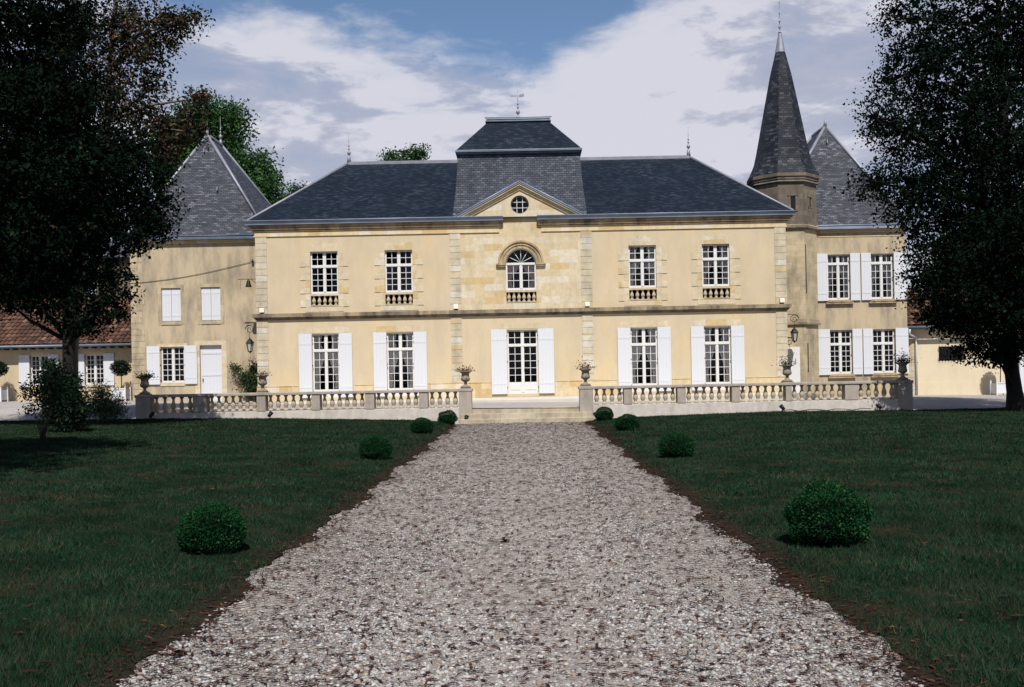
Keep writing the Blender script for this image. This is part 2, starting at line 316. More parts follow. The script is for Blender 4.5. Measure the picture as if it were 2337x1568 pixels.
# ------------------------------------------------------------------ helpers: meshes and the object tree
WO = {}
class MB:
    def __init__(s): s.v = []; s.f = []; s.mi = []; s.cur = 0; s.smooth = []; s.sm = False
    def face(s, pts):
        i = len(s.v); s.v += [tuple(p) for p in pts]; s.f.append(tuple(range(i, i + len(pts)))); s.mi.append(s.cur); s.smooth.append(s.sm)
    def idx(s, verts, faces):
        i = len(s.v); s.v += [tuple(p) for p in verts]
        for f in faces: s.f.append(tuple(i + k for k in f)); s.mi.append(s.cur); s.smooth.append(s.sm)
    def box(s, x0, x1, y0, y1, z0, z1):
        s.idx([(x0, y0, z0), (x1, y0, z0), (x1, y1, z0), (x0, y1, z0), (x0, y0, z1), (x1, y0, z1), (x1, y1, z1), (x0, y1, z1)],
              [(0, 1, 5, 4), (1, 2, 6, 5), (2, 3, 7, 6), (3, 0, 4, 7), (4, 5, 6, 7), (3, 2, 1, 0)])
    def frus(s, a, za, b, zb, bottom=True):          # a, b = (x0, x1, y0, y1)
        s.idx([(a[0], a[2], za), (a[1], a[2], za), (a[1], a[3], za), (a[0], a[3], za), (b[0], b[2], zb), (b[1], b[2], zb), (b[1], b[3], zb), (b[0], b[3], zb)],
              [(0, 1, 5, 4), (1, 2, 6, 5), (2, 3, 7, 6), (3, 0, 4, 7), (4, 5, 6, 7)] + ([(3, 2, 1, 0)] if bottom else []))
    def prism_xz(s, p, y0, y1):                       # polygon (x, z), counter-clockwise seen from -y
        n = len(p); s.idx([(x, y0, z) for x, z in p] + [(x, y1, z) for x, z in p],
                          [tuple(range(n)), tuple(range(2 * n - 1, n - 1, -1))] + [(i, i + n, (i + 1) % n + n, (i + 1) % n) for i in range(n)])
    def lathe(s, prof, cx, cy, n=16, z0=0, rot=0, smooth=True):
        o = s.sm; s.sm = smooth; vs = []; fs = []
        for r, z in prof:
            for k in range(n):
                a = rot + 2 * PI * k / n; vs.append((cx + r * math.cos(a), cy + r * math.sin(a), z0 + z))
        for j in range(len(prof) - 1):
            for k in range(n):
                fs.append((j * n + k, j * n + (k + 1) % n, (j + 1) * n + (k + 1) % n, (j + 1) * n + k))
        fs.append(tuple(range(n - 1, -1, -1))); fs.append(tuple((len(prof) - 1) * n + k for k in range(n)))
        s.idx(vs, fs); s.sm = o
    def tube(s, pts, rad, n=6, smooth=True):
        o = s.sm; s.sm = smooth; pts = [Vector(p) for p in pts]; vs = []; fs = []
        if isinstance(rad, (int, float)): rad = [rad] * len(pts)
        for i, p in enumerate(pts):
            d = (pts[min(i + 1, len(pts) - 1)] - pts[max(i - 1, 0)])
            d = d.normalized() if d.length > 1e-9 else Vector((0, 0, 1))
            a = d.orthogonal().normalized() if abs(d.z) > .95 else Vector((0, 0, 1)).cross(d).normalized(); b = d.cross(a)
            for k in range(n):
                t = 2 * PI * (k + .5) / n; vs.append(p + (a * math.cos(t) + b * math.sin(t)) * rad[i])
        for j in range(len(pts) - 1):
            for k in range(n): fs.append((j * n + k, j * n + (k + 1) % n, (j + 1) * n + (k + 1) % n, (j + 1) * n + k))
        fs.append(tuple(range(n - 1, -1, -1))); fs.append(tuple((len(pts) - 1) * n + k for k in range(n)))
        s.idx(vs, fs); s.sm = o
    def mesh(s, name, mats, org=(0, 0, 0)):
        me = bpy.data.meshes.new(name)
        me.from_pydata([(x - org[0], y - org[1], z - org[2]) for x, y, z in s.v], [], s.f)
        for m in (mats if isinstance(mats, (list, tuple)) else [mats]): me.materials.append(m)
        me.polygons.foreach_set('material_index', s.mi); me.polygons.foreach_set('use_smooth', s.smooth)
        uv = me.uv_layers.new(name='UVMap').data; Z = Vector((0, 0, 1))
        for p in me.polygons:                          # metres along the level direction and up the slope
            nrm = p.normal
            if abs(nrm.z) > .999: t = Vector((1, 0, 0)); b = Vector((0, 1, 0))
            else: t = Z.cross(nrm).normalized(); b = nrm.cross(t)
            for li in p.loop_indices:
                c = Vector(s.v[me.loops[li].vertex_index]); uv[li].uv = (c.dot(t) + 100, c.dot(b) + 100)
        return me
    def build(s, name, mats, parent=None, org=None, bevel=0):
        po = WO.get(parent.name, Vector()) if parent else Vector()
        o3 = Vector(org) if org is not None else (po if parent else Vector())
        ob = bpy.data.objects.new(name, s.mesh(name, mats, o3)); COL.objects.link(ob)
        if parent: ob.parent = parent
        ob.location = o3 - po; WO[ob.name] = o3
        if bevel:
            b = ob.modifiers.new('bevel', 'BEVEL'); b.width = bevel; b.segments = 2; b.limit_method = 'ANGLE'
        return ob
def tag(o, label=None, cat=None, group=None, kind=None):
    for k, v in (('label', label), ('category', cat), ('group', group), ('kind', kind)):
        if v: o[k] = v
    return o
def empty(name, loc, label, cat, group=None):
    o = bpy.data.objects.new(name, None); COL.objects.link(o); o.location = loc; o.empty_display_size = .3; WO[o.name] = Vector(loc)
    return tag(o, label, cat, group)
def inst(name, me, parent, loc):
    o = bpy.data.objects.new(name, me); COL.objects.link(o); po = WO.get(parent.name, Vector()) if parent else Vector()
    if parent: o.parent = parent
    o.location = Vector(loc) - po; WO[o.name] = Vector(loc); return o
def copy_tree(o, parent=None):
    c = o.copy(); COL.objects.link(c); c.parent = parent
    for ch in o.children: copy_tree(ch, c)
    return c
def np_mesh(name, V, F, m, smooth=False):
    me = bpy.data.meshes.new(name); k = F.shape[1]
    me.vertices.add(len(V)); me.vertices.foreach_set('co', V.astype(np.float32).ravel())
    me.loops.add(F.size); me.loops.foreach_set('vertex_index', F.astype(np.int32).ravel())
    me.polygons.add(len(F)); me.polygons.foreach_set('loop_start', np.arange(0, F.size, k, dtype=np.int32))
    me.update(calc_edges=True); me.materials.append(m)
    if smooth: me.polygons.foreach_set('use_smooth', np.ones(len(F), bool))
    return me
def np_obj(name, V, F, m, parent=None, org=None, smooth=False):
    po = WO.get(parent.name, Vector()) if parent else Vector()
    o3 = Vector(org) if org is not None else po
    me = np_mesh(name, V - np.array(o3), F, m, smooth)
    ob = bpy.data.objects.new(name, me); COL.objects.link(ob)
    if parent: ob.parent = parent
    ob.location = o3 - po; WO[ob.name] = o3
    return ob
def unit(n):
    d = RNG.normal(size=(n, 3)); return d / np.linalg.norm(d, axis=1, keepdims=True)
def leaves(P, size, aspect=.55, nrm=None, jit=.35, droop=0.0):
    """one small bent diamond per point; returns V, F"""
    n = len(P); d = unit(n)
    if nrm is not None:
        d = d * .8 + nrm * .9; d /= np.linalg.norm(d, axis=1, keepdims=True)
    if droop: d[:, 2] -= droop; d /= np.linalg.norm(d, axis=1, keepdims=True)
    w = np.cross(d, unit(n)); w /= np.linalg.norm(w, axis=1, keepdims=True) + 1e-9
    s = size * (1 + RNG.uniform(-jit, jit, (n, 1)))
    up = np.cross(d, w)
    V = np.stack([P - d * s * .5, P + w * s * .5 * aspect + up * s * .08, P + d * s * .5, P - w * s * .5 * aspect + up * s * .08], 1).reshape(-1, 3)
    return V, np.arange(4 * n).reshape(n, 4)

FPX = 35 / 36 * 2336
def at(u, v, Y):
    """point of the picture (2336 px wide) at distance Y"""
    a = .0193; dx, dy = u - 1193, v - 851
    X = dx * math.cos(a) - dy * math.sin(a); Zd = dx * math.sin(a) + dy * math.cos(a)
    return Vector((X * Y / FPX, Y, EYE - Zd * Y / FPX))

# ------------------------------------------------------------------ ground
LX = [-400, -40, -13, -8.6, -4, -2.5, -2.2, 2.0, 2.3, 4, 8.5, 13, 18, 40, 400]
LZ = [.5, .45, .37, .30, .16, .07, .0, .0, .05, .12, .20, .16, .17, .12, .1]
def lawn_z(x, y):
    return np.interp(x, LX, LZ) * (.45 + .55 * np.clip(y / 33, 0, 1))
def court_z(x, y):
    c = .48 - .012 * np.clip(x, -32, 32)
    t = np.clip((y - 33.7) / 4.3, 0, 1); t = t * t * (3 - 2 * t)
    side = np.clip((np.abs(x) - 12.9) / .3, 0, 1)
    return c * (1 - side) + side * (lawn_z(x, 33.) * (1 - t) + c * t)
def sheet(name, xs, ys, zf, m, kind='structure', dz=0.0, xj=None):
    xs, ys = np.array(xs, float), np.array(ys, float); X, Y = np.meshgrid(xs, ys)
    if xj is not None: X = X + xj(X, Y)
    V = np.stack([X, Y, zf(X, Y) + dz], -1).reshape(-1, 3); nx, ny = len(xs), len(ys)
    i = np.arange((ny - 1) * nx).reshape(ny - 1, nx)[:, :-1].ravel()
    F = np.stack([i, i + 1, i + nx + 1, i + nx], 1)
    o = np_obj(name, V, F, m, smooth=True); return tag(o, kind=kind)
def wob(x, y): return .05 * np.sin(y * .8 + 3 * x) + .08 * np.sin(y * 2.1 + x) + .05 * np.sin(y * 5.3 + 2 * x) + .035 * np.sin(y * 13.7)
def rim(side):
    def f(X, Y):
        w = np.exp(-np.abs(np.abs(X) - (2.22 if side < 0 else 2.01)) * 3); return wob(X * 0 + side, Y) * w
    return f
yl = np.concatenate([np.linspace(-40, 3, 20), np.linspace(3.2, 33.6, 200)])
xl = np.concatenate([[-60, -40, -25, -18, -13, -10, -8], np.linspace(-7, -2.22, 24)])
xr = np.concatenate([np.linspace(2.01, 7, 24), [8, 10, 13, 18, 25, 40, 60]])
sheet('lawn', xl, yl, lawn_z, M['lawn'], xj=rim(-1))
sheet('lawn', xr, yl, lawn_z, M['lawn'], xj=rim(1))
sheet('gravel_path', np.linspace(-2.6, 2.6, 14), np.concatenate([np.linspace(-40, 4, 10), np.linspace(4.4, 33.2, 60)]), lambda x, y: x * 0 - .004 + .02 * np.exp(-x * x), M['gravel'])
sheet('gravel_court', np.concatenate([np.linspace(-60, -14, 30), np.linspace(-13.3, 13.3, 30), np.linspace(14, 60, 30)]),
      np.concatenate([[33.58], np.linspace(33.8, 40, 20), [45, 50, 60, 75]]), court_z, M['gravel_court'])
sheet('ground', [-900, -200, -60, -30, 0, 30, 60, 200, 900], [-900, -200, -45, -40], lambda x, y: x * 0 - .02, M['ground'])
sheet('ground', [-900, -200, -60, -30, 0, 30, 60, 200, 900], [74, 120, 300, 1500], lambda x, y: x * 0 + .2, M['ground'])
for sx in (-1, 1):
    sheet('ground', sorted([sx * 59, sx * 200, sx * 900]), [-45, 0, 40, 76], lambda x, y: x * 0 + .05, M['ground'])

# grass blades: tiny, uncountable
def blades():
    Vs = []
    for y0, y1, dens, h, w in ((4.2, 7.5, 8500, .044, .005), (7.5, 12, 4000, .042, .0072), (12, 20, 1600, .042, .0115), (20, 33.4, 650, .042, .019)):
        xm = .56 * y1 + .6; A = 2 * (xm - 2.1) * (y1 - y0); n = int(A * dens)
        x = RNG.uniform(2.05, xm, n) * np.where(RNG.random(n) < .5, -1, 1); y = RNG.uniform(y0, y1, n)
        x = x + np.where(x < 0, -.17, .0)
        k = np.abs(x) < .56 * y + .6; x, y = x[k], y[k]
        ed = np.where(x < 0, -x - 2.22, x - 2.05) + wob(np.sign(x), y) * -np.sign(x) * 0
        clump = np.sin(x * 3.1 + 1.3 * np.sin(y * 2.3)) * np.sin(y * 2.7 + 1.7 * np.sin(x * 1.9)) + .6 * np.sin(x * 9 + y * 7)
        keep = RNG.random(len(x)) < np.clip((ed + .03) / .30, .04, 1) * np.clip(.72 + .33 * clump, .2, 1); x, y, clump = x[keep], y[keep], clump[keep]
        n = len(x); z = lawn_z(x, y); a = RNG.uniform(0, 2 * PI, n); hh = h * RNG.uniform(.45, 1.25, n) * np.clip(1 + .3 * clump, .5, 1.6)
        lean = RNG.uniform(.2, 1.1, n) * hh; b = RNG.uniform(0, 2 * PI, n); ww = w * RNG.uniform(.6, 1.3, n)
        P = np.stack([x, y, z - .004], 1); t = np.stack([np.cos(a), np.sin(a), a * 0], 1) * ww[:, None] * .5
        tip = P + np.stack([np.cos(b) * lean, np.sin(b) * lean, hh], 1)
        Vs.append(np.stack([P - t, P + t, tip], 1).reshape(-1, 3))
    V = np.concatenate(Vs); return V, np.arange(len(V)).reshape(-1, 3)
V, F = blades(); tag(np_obj('grass', V, F, M['grass']), 'short dark green grass growing over both lawns', 'grass', kind='stuff')

# loose pebbles lying on the path
def pebbles():
    t = (1 + 5 ** .5) / 2
    iv = np.array([(-1, t, 0), (1, t, 0), (-1, -t, 0), (1, -t, 0), (0, -1, t), (0, 1, t), (0, -1, -t), (0, 1, -t), (t, 0, -1), (t, 0, 1), (-t, 0, -1), (-t, 0, 1)], float)
    iv /= np.linalg.norm(iv[0])
    fi = np.array([(0, 11, 5), (0, 5, 1), (0, 1, 7), (0, 7, 10), (0, 10, 11), (1, 5, 9), (5, 11, 4), (11, 10, 2), (10, 7, 6), (7, 1, 8), (3, 9, 4), (3, 4, 2), (3, 2, 6), (3, 6, 8), (3, 8, 9), (4, 9, 5), (2, 4, 11), (6, 2, 10), (8, 6, 7), (9, 8, 1)])
    Vs, Fs, off = [], [], 0
    for y0, y1, dens, r0, r1 in ((4.4, 7, 6000, .0038, .017), (7, 11, 2300, .005, .015), (11, 18, 600, .008, .016), (18, 32, 90, .010, .018)):
        n = int(4.5 * (y1 - y0) * dens)
        x = np.where(RNG.random(n) < .05, RNG.uniform(-2.55, 2.4, n), RNG.uniform(-2.25, 2.1, n)); y = RNG.uniform(y0, y1, n)
        pz = np.sin(x * 1.7 + .5 * np.sin(y * .9)) ** 2                       # two worn wheel lines, stones heaped between and beside
        k = RNG.random(n) < .30 + .70 * pz; x, y = x[k], y[k]; n = len(x)
        r = r0 + (r1 - r0) * RNG.random(n) ** 3
        sc = np.stack([r * RNG.uniform(.8, 1.4, n), r * RNG.uniform(.7, 1.2, n), r * RNG.uniform(.4, .75, n)], 1)
        a = RNG.uniform(0, 2 * PI, n); q = iv[None] * sc[:, None] * RNG.uniform(.8, 1.2, (n, 12, 1))
        X = q[..., 0] * np.cos(a)[:, None] - q[..., 1] * np.sin(a)[:, None]; Yq = q[..., 0] * np.sin(a)[:, None] + q[..., 1] * np.cos(a)[:, None]
        P = np.stack([X + x[:, None], Yq + y[:, None], q[..., 2] + (sc[:, 2] * .3)[:, None] + .014 * np.exp(-x * x)[:, None]], -1).reshape(-1, 3)
        Vs.append(P); Fs.append((fi[None] + (np.arange(n) * 12)[:, None, None]).reshape(-1, 3) + off); off += len(P)
    return np.concatenate(Vs), np.concatenate(Fs)
V, F = pebbles(); tag(np_obj('pebbles', V, F, M['pebble'], smooth=True), 'loose grey and white pebbles scattered over the gravel path', 'pebbles', kind='stuff')
# dead leaves and twigs, thick along the edges of the path
def litter():
    n = 46000; y = 4.4 + 28.5 * RNG.random(n) ** 1.6
    x = np.where(RNG.random(n) < .80, RNG.uniform(-2.2, 2.1, n), np.where(RNG.random(n) < .5, -2.25, 2.12) + RNG.normal(0, .16, n))
    n2 = 1100; y2 = 5 + 27 * RNG.random(n2) ** 1.4; x2 = RNG.uniform(2.3, .5 * y2 + 2) * np.where(RNG.random(n2) < .5, -1, 1)
    P = np.stack([np.concatenate([x, x2]), np.concatenate([y, y2]), np.zeros(n + n2)], 1)
    P[:, 2] = lawn_z(P[:, 0], P[:, 1]) + .012 + .014 * np.exp(-P[:, 0] ** 2); P[n:, 2] += .03
    d = unit(n + n2); d[:, 2] *= .06; d[:, 0] *= 2.4; d /= np.linalg.norm(d, axis=1, keepdims=True)
    w = np.cross(np.array([[0, 0, 1.]]), d); w /= np.linalg.norm(w, axis=1, keepdims=True)
    s = (.008 + .042 * RNG.random((n + n2, 1)) ** 2) * (1 + .03 * P[:, 1:2]); asp = RNG.choice([.10, .14, .22, .5], (n + n2, 1)); s = s * np.where(asp > .3, .55, .9); s[n:] *= 1.5
    up = np.array([[0, 0, .004]])
    V = np.stack([P - d * s, P + w * s * asp + up, P + d * s, P - w * s * asp + up], 1).reshape(-1, 3)
    return V, np.arange(len(V)).reshape(-1, 4)
V, F = litter(); tag(np_obj('leaf_litter', V, F, M['litter']), 'reddish dead leaves and twigs scattered over path and lawn', 'leaf litter', kind='stuff')
def dead_leaf(u, v, Y, size, label):
    p = at(u, v, Y); p.z = float(lawn_z(p.x, p.y)) + .02; mb = MB()
    for k in range(9):
        a = random.uniform(0, 2 * PI); l = size * random.uniform(.5, 1); w = l * .3; d = Vector((math.cos(a), math.sin(a), 0)); s = Vector((-d.y, d.x, 0))
        q = p + Vector((random.uniform(-.3, .3) * size, random.uniform(-.3, .3) * size, random.uniform(0, .25) * size))
        mb.face([q, q + d * l * .5 + s * w + Vector((0, 0, l * .25)), q + d * l + Vector((0, 0, l * random.uniform(.1, .5))), q + d * l * .5 - s * w + Vector((0, 0, l * .2))])
    mb.tube([p - Vector((size * .5, 0, 0)), p + Vector((0, 0, size * .1)), p + Vector((size * .7, size * .1, .01))], .003, 4)
    tag(mb.build('dead_leaf', M['litter'], org=p), label, 'dead leaf', 'curled dead leaves')
dead_leaf(410, 1483, 5.95, .085, 'curled brown leaf cluster at the left edge of the path near the bottom')
dead_leaf(1150, 1237, 9.7, .09, 'curled brown leaf cluster lying in the middle of the gravel path')

# ------------------------------------------------------------------ building kit
def wall(mb, x0, x1, z0, z1, y, holes, depth=.3, region=None, breaks=((), ())):
    xs = sorted({x0, x1, *breaks[0], *[h[0] for h in holes], *[h[1] for h in holes]})
    zs = sorted({z0, z1, *breaks[1], *[h[2] for h in holes], *[h[3] for h in holes]})
    for a, b in zip(xs, xs[1:]):
        for c, d in zip(zs, zs[1:]):
            xc, zc = (a + b) / 2, (c + d) / 2
            if any(h[0] < xc < h[1] and h[2] < zc < h[3] for h in holes): continue
            mb.cur = region(xc, zc) if region else 0
            mb.face([(a, y, c), (b, y, c), (b, y, d), (a, y, d)])
    mb.cur = region(x0, z0) if region else 0
    for h in holes:
        a, b, c, d = h[:4]; Y = y + depth
        mb.face([(a, y, c), (a, y, d), (a, Y, d), (a, Y, c)]); mb.face([(b, y, d), (b, y, c), (b, Y, c), (b, Y, d)])
        mb.face([(a, y, c), (a, Y, c), (b, Y, c), (b, y, c)])
        if len(h) < 5: mb.face([(a, y, d), (b, y, d), (b, Y, d), (a, Y, d)])
def curtain_mesh(w, h, style):
    """a pair tied back at two thirds; x centred, z from 0"""
    out = []; nz, nx = 16, 14
    for sgn in (-1, 1):
        mb = MB(); mb.sm = True; out.append(mb); vs = []; fs = []
        for j in range(nz + 1):
            t = j / nz
            if style == 'tied':
                k = .42; wd = (.30 + .70 * ((t - k) / (1 - k)) ** .8) if t > k else (.30 + .18 * (k - t) / k)
            else: wd = .62 + .06 * math.sin(t * 9)
            for i in range(nx + 1):
                q = i / nx; x = sgn * (w / 2 - q * wd * w * .47)
                vs.append((x, .02 * math.sin(q * 22 + 2 * t + sgn), t * h))
        for j in range(nz):
            for i in range(nx):
                a = j * (nx + 1) + i; fs.append((a, a + 1, a + nx + 2, a + nx + 1))
        mb.idx(vs, fs)
    return out
def window(parent, cx, y, z, w, h, rows, top=None, toprows=2, cols=2, panel=0.0, curt=None, arch=False, rec=.10, name='window', style='tied', label=None, stile=.055):
    """two leaves of small panes under an optional transom light; built in place (world coordinates)"""
    mb = MB(); g = MB(); y0 = y + rec; y1 = y0 + .06; fo = .042; bar = .012; org = (cx, y, z)
    zt = z + h; z_lo = z + .07; x0, x1 = cx - w / 2, cx + w / 2
    spring = zt - w / 2 if arch else zt
    ztr = (spring if arch else (z + top if top else zt))
    mb.box(x0, x0 + fo, y0, y1, z, spring); mb.box(x1 - fo, x1, y0, y1, z, spring)
    mb.box(x0 + fo, x1 - fo, y0, y1, z, z_lo)
    if not arch: mb.box(x0 + fo, x1 - fo, y0, y1, zt - fo, zt)
    if top or arch: mb.box(x0 + fo, x1 - fo, y0 - .03, y1, ztr - .05, ztr + .045)
    zl1 = ztr - .05 if (top or arch) else zt - fo
    mb.box(cx - .046, cx + .046, y0 - .022, y1, z_lo, zl1)                  # meeting stiles
    if panel: mb.box(x0 + fo, cx - .046, y0 + .006, y1, z_lo, z_lo + panel); mb.box(cx + .046, x1 - fo, y0 + .006, y1, z_lo, z_lo + panel)
    if panel:
        for a, b in ((x0 + fo + .07, cx - .046 - .07), (cx + .046 + .07, x1 - fo - .07)): mb.box(a, b, y0 - .008, y0 + .0055, z_lo + .1, z_lo + panel - .07)
    zp = z_lo + panel
    def leaf(a, b, c, d, nr, nc):
        st = .022
        mb.box(a, a + st, y0 + .005, y1 - .005, c, d); mb.box(b - st, b, y0 + .005, y1 - .005, c, d)
        mb.box(a + st, b - st, y0 + .005, y1 - .005, c, c + st); mb.box(a + st, b - st, y0 + .005, y1 - .005, d - st, d)
        a, b, c, d = a + st, b - st, c + st, d - st
        for i in range(1, nc): q = a + (b - a) * i / nc; mb.box(q - bar, q + bar, y0 + .012, y1 - .012, c, d)
        for i in range(1, nr):
            q = c + (d - c) * i / nr
            for k in range(nc):
                xa = a + (b - a) * k / nc + (bar if k else 0); xb = a + (b - a) * (k + 1) / nc - (bar if k < nc - 1 else 0)
                mb.box(xa, xb, y0 + .012, y1 - .012, q - bar, q + bar)
        g.face([(a, y0 + .032, c), (b, y0 + .032, c), (b, y0 + .032, d), (a, y0 + .032, d)])
    for a, b in ((x0 + fo, cx - .046), (cx + .046, x1 - fo)):
        leaf(a, b, zp, zl1, rows, cols)
    if top:
        mb.box(cx - .05, cx + .05, y0, y1, ztr + .045, zt - fo)
        for a, b in ((x0 + fo, cx - .05), (cx + .05, x1 - fo)): leaf(a, b, ztr + .045, zt - fo, toprows, cols)
    if arch:
        r = w / 2; n = 24
        for i in range(n):
            a, b = PI * i / n, PI * (i + 1) / n
            P = lambda rr, t, yy: (cx + rr * math.cos(t), yy, spring + rr * math.sin(t))
            mb.face([P(r, a, y0), P(r, b, y0), P(r - fo, b, y0), P(r - fo, a, y0)][::-1]); mb.face([P(r - fo, a, y0), P(r - fo, b, y0), P(r - fo, b, y1), P(r - fo, a, y1)][::-1])
        for k in range(1, 6):
            t = PI * k / 6; d = Vector((math.cos(t), 0, math.sin(t)))
            mb.tube([Vector((cx, y0 + .025, spring + .04)) + d * .03, Vector((cx, y0 + .025, spring)) + d * (r - fo + .005)], .017, 4)
        g.face([(cx + (r - .03) * math.cos(PI * i / 20), y0 + .032, spring + (r - .03) * math.sin(PI * i / 20)) for i in range(21)][::-1])
    ob = mb.build(name, M['paint_frame'], parent, org)
    if label: ob['label'] = label
    g.build('pane', M['glass'], ob, org)
    if curt:
        for cm in curtain_mesh(w - 2 * fo, (zl1 - z_lo), style):
            cm.v = [(a + cx, b + y1 + .045, c + z_lo) for a, b, c in cm.v]
            cm.build('curtain', M[curt], ob, org)
        if top and curt != 'c_blue':
            for c2 in curtain_mesh(w - 2 * fo, zt - ztr - .06, 'full'):
                c2.v = [(a + cx, b + y1 + .10, c + ztr) for a, b, c in c2.v]
                c2.build('valance', M[curt], ob, org)
    return ob
def shutter(parent, x0, x1, y, z0, z1, hinge=1, ang=0.0):
    mb = MB(); mb.box(x0 + .006, x1 - .006, y - .075, y - .035, z0, z1); 
    for k in (.16, .84):
        zz = z0 + (z1 - z0) * k; mb.box(x0 + .03, x1 - .03, y - .083, y - .0755, zz - .045, zz + .045)
    ob = mb.build('shutter', M['paint'], parent, bevel=.004)
    hg = MB(); hx = x0 if hinge < 0 else x1
    for k in (.1, .5, .9):
        hg = MB(); hg.box(hx - .03, hx + .03, y - .034, y - .002, z0 + (z1 - z0) * k - .03, z0 + (z1 - z0) * k + .03); hg.build('hinge', M['iron'], ob)
    return ob
BAL = [(.075, 0), (.075, .055), (.05, .06), (.045, .09), (.062, .13), (.082, .19), (.085, .235), (.068, .30), (.045, .37), (.038, .42), (.045, .425), (.045, .44), (.038, .445), (.038, .455), (.05, .46), (.05, .475), (.06, .48), (.07, .485), (.07, .52)]
def bal_mesh(h, name='baluster', m='baluster', fat=1.0):
    mb = MB(); k = h / .52; mb.lathe([(r * (k ** .5) * fat, z * k) for r, z in BAL], 0, 0, 14); return mb.mesh(name, M[m])
BM_small = bal_mesh(.42, fat=1.12)
def window_balustrade(parent, cx, y, w, z0, z1, n, win):
    mb = MB(); mb.box(cx - w / 2, cx + w / 2, y - .03, y + .14, z1 - .07, z1); mb.box(cx - w / 2, cx + w / 2, y - .02, y + .13, z0, z0 + .03)
    rail = mb.build('balcony_rail', M['surround'], parent)
    for i in range(n):
        inst('baluster', BM_small, rail, (cx - w / 2 + w * (i + .5) / n, y + .06, z0 + .03))
def quoins(parent, x0, x1, y, z0, z1, pitch=.29, proud=.03, gap=.014, m='quoin', ret=None):
    mb = MB(); n = max(1, round((z1 - z0) / pitch)); p = (z1 - z0) / n
    for i in range(n): mb.box(x0, x1, y - proud, (ret if ret else y - .001), z0 + i * p, z0 + (i + 1) * p - gap)
    return mb.build('quoins', M[m], parent)
def finial(parent, x, y, z, h, name='finial', vane=False, m='lead'):
    k = h; mb = MB()
    mb.lathe([(.10 * k, 0), (.075 * k, .12 * k), (.07 * k, .2 * k), (.03 * k, .22 * k), (.03 * k, .25 * k), (.075 * k, .29 * k), (.085 * k, .33 * k), (.06 * k, .37 * k), (.022 * k, .39 * k), (.022 * k, .43 * k), (.045 * k, .455 * k), (.045 * k, .475 * k),
              (.016 * k, .49 * k), (.016 * k, .54 * k), (.05 * k, .56 * k), (.018 * k, .58 * k), (.012 * k, .7 * k), (.006 * k, 1.0 * k)], x, y, 10, z); mb.v = [(x + (a - x) * .72, y + (b - y) * .72, c) for a, b, c in mb.v]
    if vane:
        mb.box(x - .22 * k, x + .18 * k, y - .006, y + .006, z + .80 * k, z + .82 * k); mb.face([(x + .05 * k, y, z + .76 * k), (x + .2 * k, y, z + .79 * k), (x + .18 * k, y, z + .88 * k), (x + .05 * k, y, z + .85 * k)])
    return mb.build(name, M[m], parent)

# ------------------------------------------------------------------ the manor house
FY = 43.4
house = empty('manor_house', (0, FY, .45), 'long cream two storey manor house with slate hipped roof and central pediment', 'manor house')
GX = [-8.58, -5.33, 5.30, 8.50]; GW = 1.17; UW = 1.2; ZB, ZT = .75, 3.53; UB, UM, UT = 4.74, 5.28, 7.12
AW = 1.31
holes = [(x - GW / 2, x + GW / 2, ZB, ZT) for x in GX] + [(x - UW / 2, x + UW / 2, UB, UT) for x in GX] + [(-.66, .66, ZB, ZT + .01), (-AW / 2, AW / 2, UB, 6.43 + AW / 2, 'arch')]
mb = MB()
reg = lambda x, z: 1 if (abs(x) < 2.65 and z > 4.2) else 0
wall(mb, -11.55, 11.55, .40, 8.42, FY, holes, .32, reg, ((-2.65, 2.65), (4.2,)))
mb.cur = 1; r = AW / 2; n = 24                                             # spandrels and soffit of the arch
for i in range(n):
    a, b = PI * i / n, PI * (i + 1) / n; xa, za, xb, zb = r * math.cos(a), 6.43 + r * math.sin(a), r * math.cos(b), 6.43 + r * math.sin(b)
    mb.face([(xb, FY, zb), (xa, FY, za), (xa, FY, 6.43 + r), (xb, FY, 6.43 + r)]); mb.face([(xa, FY, za), (xb, FY, zb), (xb, FY + .32, zb), (xa, FY + .32, za)])
mb.cur = 0
BK = 53.9
mb.face([(-11.55, BK, .4), (-11.55, FY, .4), (-11.55, FY, 8.42), (-11.55, BK, 8.42)]); mb.face([(11.55, FY, .4), (11.55, BK, .4), (11.55, BK, 8.42), (11.55, FY, 8.42)])
mb.face([(11.55, BK, .4), (-11.55, BK, .4), (-11.55, BK, 8.42), (11.55, BK, 8.42)])
mb.build('wall', [M['stucco'], M['ashlar']], house)
mb = MB(); mb.box(-11.3, 11.3, FY + 1.6, FY + 1.7, .4, 8.3); mb.box(-11.3, 11.3, FY + .33, FY + 1.6, 4.2, 4.3); mb.box(-11.3, 11.3, FY + .33, FY + 1.6, .5, .6); mb.build('dark_room_backing', M['dark'], house)  # black backdrop and floors, the darkness of the rooms painted on
for i, x in enumerate(GX):
    window(house, x, FY, ZB, GW, ZT - ZB, 5, 2.05, 2, panel=.26, curt='c_grey', label='tall french window with grey tied curtains')
    window(house, x, FY, UM, UW, UT - UM, 4, 1.19, 2, curt='c_blue' if i < 2 else 'c_print', style='full' if i < 2 else 'tied', label='upper window with dark blue curtains' if i < 2 else 'upper window with printed curtains')
    window_balustrade(house, x, FY, UW, UB, UM - .02, 5, None)
    for s in (-1, 1): shutter(house, *sorted((x + s * GW / 2, x + s * (GW / 2 + .58))), FY, ZB, ZT + .02, -s)
dd = window(house, 0, FY, ZB, 1.32, ZT + .01 - ZB, 5, 2.12, 2, panel=.42, name='front_door')
mb = MB(); mb.box(.065, .085, FY + .07, FY + .105, 1.72, 1.86); mb.box(.05, .08, FY + .05, FY + .07, 1.80, 1.82); mb.build('handle', M['iron'], dd)
for s in (-1, 1): shutter(house, *sorted((s * .68, s * 1.37)), FY, ZB + .0, ZT + .05, -s)
